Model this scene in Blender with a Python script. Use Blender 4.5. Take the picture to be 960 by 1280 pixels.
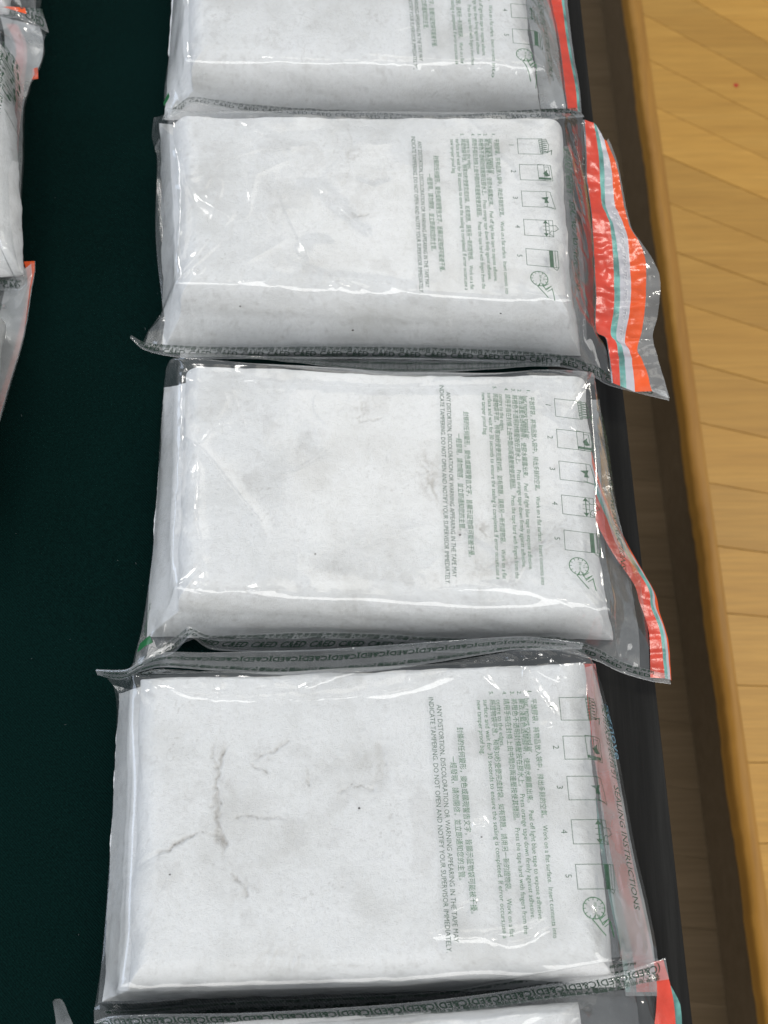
import bpy, bmesh, math, random
import numpy as np
from mathutils import Vector
from mathutils.bvhtree import BVHTree
for o in list(bpy.data.objects): bpy.data.objects.remove(o)
scn = bpy.context.scene
COL = scn.collection
R = math.radians
rng = np.random.default_rng(7)

# measured layout of the table, metres (x right along a bag, y away from the viewer, z up from the table top)
CAM=(0, -0.2166, 0.59488)
SC={'planks': [((0.28712, 1.13724), (0.65798, 0.79764)), ((0.28984, 1.05946), (0.65714, 0.74784)), ((0.29264, 0.97932), (0.65625, 0.69596)), ((0.29517, 0.907), (0.65545, 0.64862)), ((0.29762, 0.83711), (0.65466, 0.60241)), ((0.30006, 0.76724), (0.65387, 0.55574)), ((0.30243, 0.69972), (0.65309, 0.51019)), ((0.30475, 0.63336), (0.65232, 0.46498)), ((0.30703, 0.56816), (0.65156, 0.42014)), ((0.30934, 0.50211), (0.65078, 0.37427)), ((0.31188, 0.42965), (0.64991, 0.32343)), ((0.31438, 0.35809), (0.64905, 0.27267)), ((0.31679, 0.28926), (0.64821, 0.22334)), ((0.31923, 0.21958), (0.64735, 0.17289)), ((0.32172, 0.1485), (0.64646, 0.12086)), ((0.32427, 0.07555), (0.64555, 0.06688)), ((0.32687, 0.00117), (0.64261, 0.00117)), ((0.32946, -0.07282), (0.63802, -0.07282)), ((0.33205, -0.14694), (0.63341, -0.14694)), ((0.33462, -0.22029), (0.62885, -0.22029)), ((0.33718, -0.29335), (0.62432, -0.29335))], 'edge': ((0.28712, 1.13724), (0.33718, -0.29335)), 'table_edge': ((0.11211, 0.54949), (0.1372, -0.31064)), 'cloth_edge': ((0.08948, 0.54949), (0.0835, -0.31064)), 'speck': (0.41094, 0.7891, -0.6)}
BAGS=[
{'id': 'A', 'H': 0.047, 'top': [(-0.11697, 0.3685, 0.047), (0.07873, 0.37213, 0.047), (0.08784, 0.25467, 0.047), (-0.10968, 0.26005, 0.047)], 'base': [(-0.12843, 0.38513, 0.0), (0.07813, 0.38513, 0.0), (0.0916, 0.25402, 0.0), (-0.12603, 0.25514, 0.0)], 'far': [(-0.13002, 0.41751, 0.012), (-0.02882, 0.40115, 0.02), (0.08656, 0.40369, 0.02)], 'near': [(-0.12236, 0.25013, 0.018), (-0.11511, 0.25344, 0.02), (-0.10803, 0.25398, 0.026), (-0.0968, 0.25454, 0.024), (-0.07587, 0.25399, 0.02), (-0.03577, 0.25233, 0.018), (0.0, 0.25094, 0.017), (0.03568, 0.24794, 0.018), (0.07099, 0.24799, 0.022), (0.10104, 0.24745, 0.026)], 'left': [(-0.12569, 0.37906, 0.006), (-0.12414, 0.34294, 0.005), (-0.12557, 0.30212, 0.004), (-0.12629, 0.27449, 0.006)], 'right': [(0.09088, 0.37106, 0.02), (0.09659, 0.32966, 0.019), (0.09936, 0.30413, 0.02), (0.10043, 0.26445, 0.024)], 'seals': [('near', [(-0.12236, 0.25013, 0.018), (-0.11511, 0.25344, 0.02), (-0.10803, 0.25398, 0.026), (-0.0968, 0.25454, 0.024), (-0.07587, 0.25399, 0.02), (-0.03577, 0.25233, 0.018), (0.0, 0.25094, 0.017), (0.03568, 0.24794, 0.018), (0.07099, 0.24799, 0.022), (0.10675, 0.24691, 0.026)], [(-0.12449, 0.24977, 0.013), (-0.11495, 0.25311, 0.015), (-0.10832, 0.25427, 0.021), (-0.09763, 0.25563, 0.018), (-0.07662, 0.25528, 0.013), (-0.03617, 0.25383, 0.01), (0.0, 0.25107, 0.01), (0.03602, 0.24806, 0.011), (0.07162, 0.24707, 0.015), (0.11074, 0.24472, 0.022)])], 'text': [(0.01495, 0.35233, 0.047), (0.0575, 0.35055, 0.047), (0.05944, 0.25521, 0.047), (0.01988, 0.26113, 0.047)], 'header': [(0.08586, 0.34577, 0.03), (0.09137, 0.2583, 0.03)], 'flap': [('film', [(0.09175, 0.38557, 0.018), (0.09675, 0.33061, 0.018), (0.09953, 0.30504, 0.019), (0.1006, 0.26529, 0.023), (0.10116, 0.24718, 0.025)]), ('red_tape', [(0.09462, 0.38557, 0.018), (0.09739, 0.33156, 0.017), (0.10016, 0.30594, 0.018), (0.10123, 0.26613, 0.022), (0.10176, 0.24745, 0.024)]), ('teal_strip', [(0.1007, 0.38766, 0.016), (0.10362, 0.3325, 0.016), (0.10525, 0.2953, 0.017), (0.10736, 0.2667, 0.02), (0.10738, 0.24799, 0.022)]), ('film', [(0.10262, 0.38766, 0.016), (0.10521, 0.33345, 0.015), (0.1068, 0.29618, 0.016), (0.1089, 0.26754, 0.019), (0.10887, 0.24825, 0.021)]), (None, [(0.10568, 0.38871, 0.015), (0.10726, 0.3344, 0.014), (0.10836, 0.29707, 0.015), (0.10999, 0.26838, 0.018), (0.10992, 0.24852, 0.02)])], 'fold': [([(0.09056, 0.37515, 0.016), (0.09616, 0.3325, 0.016), (0.09896, 0.30685, 0.017), (0.10006, 0.26697, 0.021), (0.10108, 0.24881, 0.023)], [(0.07574, 0.37106, 0.02), (0.08066, 0.32871, 0.02), (0.08425, 0.30413, 0.02), (0.086, 0.26613, 0.022), (0.08704, 0.24962, 0.022)])], 'mark': [(-0.1268, 0.26221, 0.012), (-0.12106, 0.26444, 0.012), (-0.11991, 0.26054, 0.012), (-0.12728, 0.25554, 0.012)], 'creases': [([(-0.10426, 0.25574, 0.047), (-0.03453, 0.25897, 0.047), (0.01724, 0.25682, 0.047), (0.06001, 0.24613, 0.047), (0.08016, 0.23661, 0.047)], 1.0, 1.6), ([(-0.02167, 0.26655, 0.047), (0.03455, 0.26005, 0.047), (0.06874, 0.25039, 0.047)], 0.7, 1.5)], 'smudges': [((-0.06113, 0.28078, 0.047), 10, 0.2), ((-0.00439, 0.29187, 0.047), 8, 0.2), ((-0.02595, 0.26329, 0.047), 10, 0.2), ((-0.07791, 0.26438, 0.047), 8, 0.15)], 'cracks': []},
{'id': 'B', 'H': 0.05, 'top': [(-0.11583, 0.22839, 0.05), (0.09887, 0.22735, 0.05), (0.09628, 0.1066, 0.05), (-0.10677, 0.11662, 0.05)], 'base': [(-0.12924, 0.25514, 0.0), (0.09794, 0.2341, 0.0), (0.10494, 0.10323, 0.0), (-0.11734, 0.10514, 0.0)], 'far': [(-0.1275, 0.24364, 0.022), (-0.10526, 0.23286, 0.04), (-0.03413, 0.23014, 0.044), (0.03406, 0.22881, 0.045), (0.06825, 0.22962, 0.044), (0.09053, 0.23395, 0.038), (0.10838, 0.23935, 0.03)], 'near': [(-0.12594, 0.10712, 0.012), (-0.11439, 0.10515, 0.013), (-0.10171, 0.10413, 0.014), (-0.06226, 0.10366, 0.014), (0.0, 0.10311, 0.015), (0.04968, 0.1017, 0.015), (0.09076, 0.09788, 0.016), (0.1075, 0.09085, 0.017), (0.116, 0.08526, 0.018)], 'left': [(-0.12926, 0.23642, 0.014), (-0.12733, 0.22739, 0.006), (-0.12585, 0.18641, 0.004), (-0.12286, 0.16079, 0.004), (-0.11883, 0.13192, 0.004), (-0.12445, 0.11909, 0.006)], 'right': [(0.10863, 0.21602, 0.028), (0.10842, 0.19985, 0.026), (0.11026, 0.17528, 0.024), (0.1107, 0.14929, 0.022), (0.11027, 0.13291, 0.021), (0.10989, 0.11064, 0.02), (0.11398, 0.1009, 0.019)], 'seals': [('near', [(-0.1308, 0.10895, 0.018), (-0.12263, 0.10648, 0.014), (-0.10174, 0.1046, 0.014), (-0.06227, 0.10413, 0.014), (0.0, 0.10357, 0.015), (0.04969, 0.10217, 0.015), (0.09078, 0.09835, 0.016), (0.10753, 0.09131, 0.017), (0.11606, 0.08618, 0.018), (0.14253, 0.07513, 0.02)], [(-0.13251, 0.11139, 0.012), (-0.12384, 0.10547, 0.009), (-0.10226, 0.10121, 0.009), (-0.0627, 0.10128, 0.008), (0.0, 0.10128, 0.008), (0.05004, 0.09933, 0.009), (0.09141, 0.09551, 0.01), (0.10831, 0.08893, 0.011), (0.11687, 0.08332, 0.012), (0.14432, 0.07207, 0.018)])], 'text': [(0.01839, 0.20732, 0.05), (0.05849, 0.20682, 0.05), (0.06099, 0.11296, 0.05), (0.02145, 0.118, 0.05)], 'header': [(0.09487, 0.20193, 0.035), (0.09797, 0.12016, 0.035)], 'ghost': ('Remove', [(0.10155, 0.21816, 0.03), (0.104, 0.17766, 0.03)], 'grey'), 'flap': [('film', [(0.10817, 0.23561, 0.03), (0.10863, 0.21602, 0.028), (0.10842, 0.19985, 0.026), (0.11026, 0.17528, 0.024), (0.11006, 0.13291, 0.021), (0.10907, 0.11064, 0.02), (0.11443, 0.10408, 0.02), (0.1157, 0.08069, 0.018)]), ('red_tape', [(0.10938, 0.23521, 0.0305), (0.1094, 0.21564, 0.0285), (0.10918, 0.19948, 0.0265), (0.11059, 0.17494, 0.0245), (0.11059, 0.1326, 0.0215), (0.10938, 0.11036, 0.0205), (0.11474, 0.1038, 0.0205), (0.11641, 0.08043, 0.0185)]), ('teal_strip', [(0.11435, 0.23427, 0.029), (0.11592, 0.21941, 0.027), (0.11618, 0.2071, 0.026), (0.11667, 0.18662, 0.023), (0.12021, 0.17263, 0.022), (0.12099, 0.14714, 0.02), (0.11945, 0.12392, 0.02), (0.11656, 0.10773, 0.021), (0.12, 0.10128, 0.02), (0.11988, 0.07881, 0.019)]), ('white_strip', [(0.11576, 0.23347, 0.028), (0.1183, 0.22018, 0.026), (0.11898, 0.20784, 0.025), (0.11889, 0.18528, 0.022), (0.12246, 0.1718, 0.021), (0.12394, 0.14714, 0.02), (0.12227, 0.12248, 0.02), (0.11932, 0.10585, 0.021), (0.12278, 0.09988, 0.02), (0.12303, 0.07745, 0.019)]), ('orange_tape', [(0.11994, 0.22547, 0.026), (0.12166, 0.21568, 0.025), (0.12299, 0.20702, 0.024), (0.12404, 0.18528, 0.022), (0.1293, 0.16946, 0.02), (0.12979, 0.14385, 0.019), (0.12767, 0.12248, 0.02), (0.12353, 0.10389, 0.022), (0.12635, 0.09803, 0.02), (0.12718, 0.07558, 0.02)]), ('film', [(0.1214, 0.22518, 0.025), (0.12511, 0.21277, 0.024), (0.12716, 0.20204, 0.023), (0.1301, 0.17734, 0.021), (0.13812, 0.1568, 0.018), (0.13706, 0.13413, 0.019), (0.13308, 0.11091, 0.022), (0.12972, 0.09878, 0.022), (0.13257, 0.09056, 0.021), (0.13545, 0.07507, 0.021)]), (None, [(0.12259, 0.22755, 0.024), (0.12627, 0.21457, 0.023), (0.12846, 0.19966, 0.022), (0.13215, 0.17348, 0.02), (0.14207, 0.15596, 0.017), (0.1454, 0.14154, 0.018), (0.14179, 0.11952, 0.021), (0.13804, 0.10576, 0.022), (0.13968, 0.09286, 0.021), (0.14376, 0.07052, 0.022)])], 'flap_stop': True, 'creases': [([(-0.11159, 0.21446, 0.05), (-0.10534, 0.18673, 0.05), (-0.10319, 0.15026, 0.05), (-0.10648, 0.11846, 0.05)], 1.1, 1.8), ([(-0.09538, 0.11892, 0.05), (-0.05966, 0.12029, 0.05), (-0.01991, 0.12214, 0.05), (0.01585, 0.11388, 0.05), (0.0473, 0.10479, 0.05), (0.08247, 0.09848, 0.05), (0.09977, 0.09223, 0.05)], 1.3, 1.7), ([(-0.09075, 0.1066, 0.05), (-0.07533, 0.11479, 0.05), (-0.04371, 0.11846, 0.05)], 0.9, 1.5), ([(-0.0199, 0.12122, 0.05), (0.0079, 0.10841, 0.05), (0.03155, 0.10569, 0.05), (0.0629, 0.10028, 0.05)], 0.9, 1.4), ([(-0.0199, 0.12122, 0.05), (-0.02571, 0.11068, 0.05), (-0.02951, 0.10163, 0.05)], 0.8, 1.3), ([(-0.03557, 0.10932, 0.05), (-0.02699, 0.11662, 0.05), (-0.0199, 0.12122, 0.05)], 0.7, 1.2), ([(-0.01989, 0.12029, 0.05), (-0.01738, 0.10841, 0.05), (-0.02047, 0.10298, 0.05)], 0.6, 1.2), ([(-0.10557, 0.21191, 0.05), (-0.10287, 0.18673, 0.05), (-0.09628, 0.17196, 0.05), (-0.0793, 0.15888, 0.05)], 0.8, 2.2), ([(-0.09231, 0.17441, 0.05), (-0.08564, 0.1637, 0.05), (-0.07714, 0.156, 0.05)], 0.7, 2.0), ([(-0.07573, 0.2196, 0.05), (-0.05635, 0.20529, 0.05), (-0.04166, 0.20175, 0.05)], 0.7, 2.0), ([(-0.04532, 0.18178, 0.05), (-0.02872, 0.17441, 0.05), (-0.01625, 0.15744, 0.05)], 0.6, 1.6), ([(-0.03495, 0.17833, 0.05), (-0.02243, 0.1637, 0.05), (-0.00404, 0.14551, 0.05)], 0.6, 1.6), ([(-0.09395, 0.12908, 0.05), (-0.09098, 0.12584, 0.05)], 0.9, 1.2), ([(-0.11162, 0.12411, 0.03), (-0.09802, 0.11565, 0.03), (-0.0855, 0.11005, 0.03), (-0.0647, 0.09804, 0.03)], 0.9, 1.3), ([(-0.10307, 0.12274, 0.04), (-0.09722, 0.11207, 0.04), (-0.09215, 0.10747, 0.04)], 1.0, 1.2)], 'bubble': (-0.03421, 0.14079, 0.05), 'smudges': [((-0.01789, 0.19923, 0.05), 8, 0.3), ((-0.01223, 0.1637, 0.05), 7, 0.35), ((0.0, 0.18426, 0.05), 14, 0.16), ((0.03147, 0.10163, 0.05), 10, 0.2), ((-0.06137, 0.16953, 0.05), 14, 0.1)], 'cracks': [([(-0.01851, 0.2196, 0.05), (-0.01742, 0.19421, 0.05), (-0.02051, 0.17441, 0.05)], 0.5, 0.25), ([(-0.01628, 0.15984, 0.05), (-0.00612, 0.1637, 0.05)], 0.6, 0.5)], 'spots': [(-0.07106, 0.1075, 0.05), (-0.01528, 0.09401, 0.05), (0.0575, 0.10343, 0.05)]},
{'id': 'C', 'H': 0.048, 'top': [(-0.10128, 0.07962, 0.048), (0.10249, 0.07392, 0.048), (0.10449, -0.05212, 0.048), (-0.09895, -0.0431, 0.048)], 'base': [(-0.11576, 0.08715, 0.0), (0.1028, 0.06584, 0.0), (0.11157, -0.05139, 0.0), (-0.1163, -0.05019, 0.0)], 'far': [(-0.10794, 0.08074, 0.036), (-0.10298, 0.0808, 0.045), (-0.08957, 0.07918, 0.048), (-0.0584, 0.0762, 0.047), (-0.02351, 0.07446, 0.042), (0.0, 0.07199, 0.04), (0.02347, 0.07183, 0.042), (0.05443, 0.07148, 0.046), (0.08188, 0.07376, 0.045), (0.10491, 0.07156, 0.034)], 'near': [(-0.11834, -0.0664, 0.012), (-0.11004, -0.0615, 0.014), (-0.10063, -0.05717, 0.018), (-0.09398, -0.05305, 0.024), (-0.09051, -0.05151, 0.028), (-0.08704, -0.05209, 0.026), (-0.08169, -0.05297, 0.021), (-0.06768, -0.0524, 0.019), (-0.03768, -0.05133, 0.018), (-0.0113, -0.05172, 0.018), (0.02258, -0.05367, 0.018), (0.04514, -0.05445, 0.018), (0.06386, -0.05395, 0.019), (0.0825, -0.05424, 0.02), (0.09959, -0.05844, 0.017), (0.1112, -0.06356, 0.013), (0.12507, -0.06717, 0.012)], 'left': [(-0.11343, 0.07462, 0.012), (-0.11468, 0.05085, 0.005), (-0.11419, 0.01615, 0.004), (-0.115, -0.01348, 0.004), (-0.11674, -0.04241, 0.005), (-0.11885, -0.05912, 0.008)], 'right': [(0.10919, 0.05753, 0.024), (0.11188, 0.0397, 0.02), (0.11381, 0.01949, 0.017), (0.11582, 0.00341, 0.015), (0.12037, -0.00917, 0.013), (0.12375, -0.01869, 0.012), (0.12442, -0.03047, 0.012), (0.12596, -0.04814, 0.011)], 'seals': [('far', [(-0.10024, 0.08233, 0.043), (-0.07242, 0.08937, 0.03), (-0.04043, 0.08788, 0.026), (0.0, 0.08289, 0.026), (0.0402, 0.08274, 0.028), (0.0722, 0.08393, 0.03), (0.08826, 0.08439, 0.03)], [(-0.10167, 0.08882, 0.036), (-0.07449, 0.0985, 0.014), (-0.04193, 0.10189, 0.006), (0.0, 0.10142, 0.006), (0.04176, 0.0994, 0.008), (0.07489, 0.09785, 0.01), (0.09122, 0.09678, 0.012)]), ('near', [(-0.11851, -0.06407, 0.012), (-0.11022, -0.05879, 0.014), (-0.1008, -0.05445, 0.018), (-0.09407, -0.05151, 0.024), (-0.09055, -0.05074, 0.028), (-0.08706, -0.0517, 0.026), (-0.08171, -0.05258, 0.021), (-0.06772, -0.05162, 0.019), (-0.03771, -0.05016, 0.018), (-0.01131, -0.05055, 0.018), (0.02259, -0.0525, 0.018), (0.04517, -0.05328, 0.018), (0.06391, -0.05279, 0.019), (0.08256, -0.05307, 0.02), (0.09963, -0.05767, 0.017), (0.11126, -0.06279, 0.013), (0.12507, -0.06717, 0.012), (0.13372, -0.06935, 0.013)], [(-0.12173, -0.06641, 0.006), (-0.10944, -0.06056, 0.009), (-0.10017, -0.05797, 0.011), (-0.09422, -0.05512, 0.019), (-0.09079, -0.05411, 0.025), (-0.08824, -0.05403, 0.022), (-0.08474, -0.05528, 0.014), (-0.07786, -0.05641, 0.011), (-0.05324, -0.05692, 0.01), (-0.01141, -0.05613, 0.01), (0.02282, -0.05692, 0.01), (0.04562, -0.05731, 0.01), (0.06455, -0.0568, 0.011), (0.08339, -0.05707, 0.012), (0.1005, -0.06122, 0.01), (0.11189, -0.06614, 0.008), (0.1256, -0.07041, 0.008), (0.13485, -0.07244, 0.01)])], 'text': [(0.03085, 0.06264, 0.048), (0.07075, 0.05791, 0.048), (0.07213, -0.03741, 0.048), (0.032, -0.03245, 0.048)], 'header': [(0.10829, 0.05716, 0.022), (0.11239, -0.02329, 0.022)], 'flap': [('red_tape', [(0.09173, 0.07462, 0.012), (0.09388, 0.04858, 0.01), (0.09982, 0.02276, 0.009), (0.10994, -0.00237, 0.008), (0.12145, -0.02308, 0.008), (0.1233, -0.03235, 0.009), (0.12677, -0.04757, 0.009), (0.12539, -0.07038, 0.011)]), ('teal_strip', [(0.09779, 0.07562, 0.01), (0.10061, 0.04926, 0.0085), (0.10657, 0.02358, 0.007), (0.11654, -0.00182, 0.0065), (0.12805, -0.02455, 0.0075), (0.12896, -0.03542, 0.0085), (0.13225, -0.04742, 0.0085), (0.13225, -0.07064, 0.0105)]), ('white_strip', [(0.09961, 0.07611, 0.009), (0.10241, 0.04971, 0.0075), (0.10835, 0.02399, 0.006), (0.11822, -0.00164, 0.006), (0.12939, -0.02357, 0.007), (0.13029, -0.03446, 0.008), (0.1339, -0.04728, 0.008), (0.13384, -0.0709, 0.01)]), ('orange_tape', [(0.10101, 0.07661, 0.008), (0.1038, 0.05017, 0.0065), (0.10965, 0.02419, 0.0055), (0.11951, -0.00145, 0.0055), (0.13054, -0.02504, 0.0065), (0.1315, -0.03511, 0.0075), (0.13507, -0.04833, 0.0075), (0.13506, -0.07116, 0.0095)]), (None, [(0.10243, 0.07711, 0.007), (0.10511, 0.05039, 0.006), (0.11095, 0.0244, 0.005), (0.12074, -0.00211, 0.005), (0.1317, -0.02651, 0.006), (0.13303, -0.03657, 0.007), (0.1361, -0.05096, 0.007), (0.13552, -0.07143, 0.009)])], 'fold': [([(0.10864, 0.07062, 0.02), (0.11113, 0.04631, 0.015), (0.11381, 0.02113, 0.013), (0.11839, -0.00346, 0.011), (0.12158, -0.01489, 0.0105)], [(0.10384, 0.06962, 0.022), (0.10537, 0.04495, 0.018), (0.10786, 0.02113, 0.013), (0.11369, -0.00346, 0.011), (0.12122, -0.01448, 0.0105)])], 'mark': [(-0.11587, -0.05372, 0.014), (-0.10991, -0.05215, 0.014), (-0.10857, -0.05528, 0.014), (-0.11707, -0.05801, 0.014)], 'marktext': [(-0.1115, -0.03581, 0.02), (-0.11269, -0.05152, 0.02)], 'creases': [([(-0.09682, 0.05663, 0.048), (-0.0961, 0.03135, 0.048), (-0.09668, -0.00911, 0.048), (-0.09765, -0.04083, 0.048)], 1.0, 1.8), ([(-0.09419, 0.0376, 0.048), (-0.07895, 0.02104, 0.048), (-0.06312, 0.00081, 0.048), (-0.05524, -0.01226, 0.048)], 0.9, 1.6), ([(-0.08676, 0.02639, 0.048), (-0.08795, 0.00683, 0.048), (-0.08519, -0.01697, 0.048), (-0.08169, -0.02783, 0.048)], 0.8, 1.8), ([(-0.09679, -0.0431, 0.048), (-0.08029, -0.04083, 0.048), (-0.05068, -0.03931, 0.048), (-0.04161, -0.04007, 0.048)], 1.2, 1.5), ([(-0.09561, -0.04461, 0.048), (-0.08667, -0.0431, 0.048), (-0.08153, -0.03091, 0.048)], 0.8, 1.4), ([(0.02178, -0.04019, 0.046), (0.05813, -0.03866, 0.046), (0.07604, -0.04398, 0.046), (0.09392, -0.04776, 0.046), (0.10547, -0.0638, 0.046)], 1.2, 1.6), ([(0.04017, -0.03572, 0.044), (0.06554, -0.04031, 0.044), (0.08685, -0.05017, 0.044), (0.10579, -0.06951, 0.044)], 1.0, 1.4), ([(-0.09853, 0.0661, 0.048), (-0.06955, 0.0661, 0.048), (-0.02315, 0.0635, 0.048), (0.01542, 0.06178, 0.048), (0.06173, 0.0635, 0.048), (0.09833, 0.06264, 0.048)], 0.9, 1.6), ([(-0.09974, 0.07199, 0.05), (-0.08492, 0.06938, 0.05), (-0.05775, 0.06506, 0.05)], 1.0, 1.8), ([(0.07319, 0.06092, 0.048), (0.08027, 0.04812, 0.048), (0.09127, 0.03969, 0.048)], 0.7, 1.6), ([(0.10001, -0.01843, 0.03), (0.10415, -0.04206, 0.03), (0.10837, -0.06728, 0.03)], 1.2, 1.3), ([(0.12081, -0.0535, 0.016), (0.11473, -0.05933, 0.016), (0.11103, -0.06397, 0.016)], 1.0, 1.0)], 'smudges': [((0.0196, 0.02515, 0.048), 6, 0.4), ((0.02321, 0.01411, 0.048), 7, 0.55), ((0.02675, 0.00201, 0.048), 6, 0.4), ((0.04573, -0.0099, 0.048), 6, 0.6), ((0.03501, -0.01108, 0.048), 6, 0.3), ((0.08128, -0.00714, 0.048), 8, 0.4), ((0.07734, -0.01226, 0.048), 15, 0.28), ((0.02429, 0.01087, 0.048), 12, 0.25), ((0.07047, -0.01775, 0.048), 9, 0.45), ((0.05846, -0.02474, 0.048), 9, 0.35), ((0.04372, -0.02937, 0.048), 8, 0.3), ((0.05797, -0.03817, 0.048), 7, 0.3), ((-0.00958, 0.05236, 0.048), 8, 0.3), ((-0.02186, -0.02937, 0.048), 9, 0.2), ((-0.06916, 0.05663, 0.048), 12, 0.15), ((-0.08611, 0.05024, 0.048), 8, 0.2)], 'cracks': [([(-0.00961, 0.05663, 0.048), (-0.01145, 0.046, 0.048), (0.0, 0.04812, 0.048)], 0.6, 0.35), ([(0.01885, 0.02515, 0.048), (0.02247, 0.01492, 0.048), (0.02528, 0.00281, 0.048)], 1.6, 0.5), ([(0.04428, -0.00911, 0.048), (0.04861, -0.01226, 0.048)], 1.4, 0.6), ([(0.07749, -0.00911, 0.048), (0.06593, -0.02087, 0.048), (0.04374, -0.0286, 0.048)], 1.8, 0.35), ([(0.05797, -0.03817, 0.048), (0.0434, -0.04083, 0.048)], 1.2, 0.4)], 'spots': [(-0.03149, -0.02164, 0.048), (0.03499, -0.01226, 0.048)]},
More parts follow.
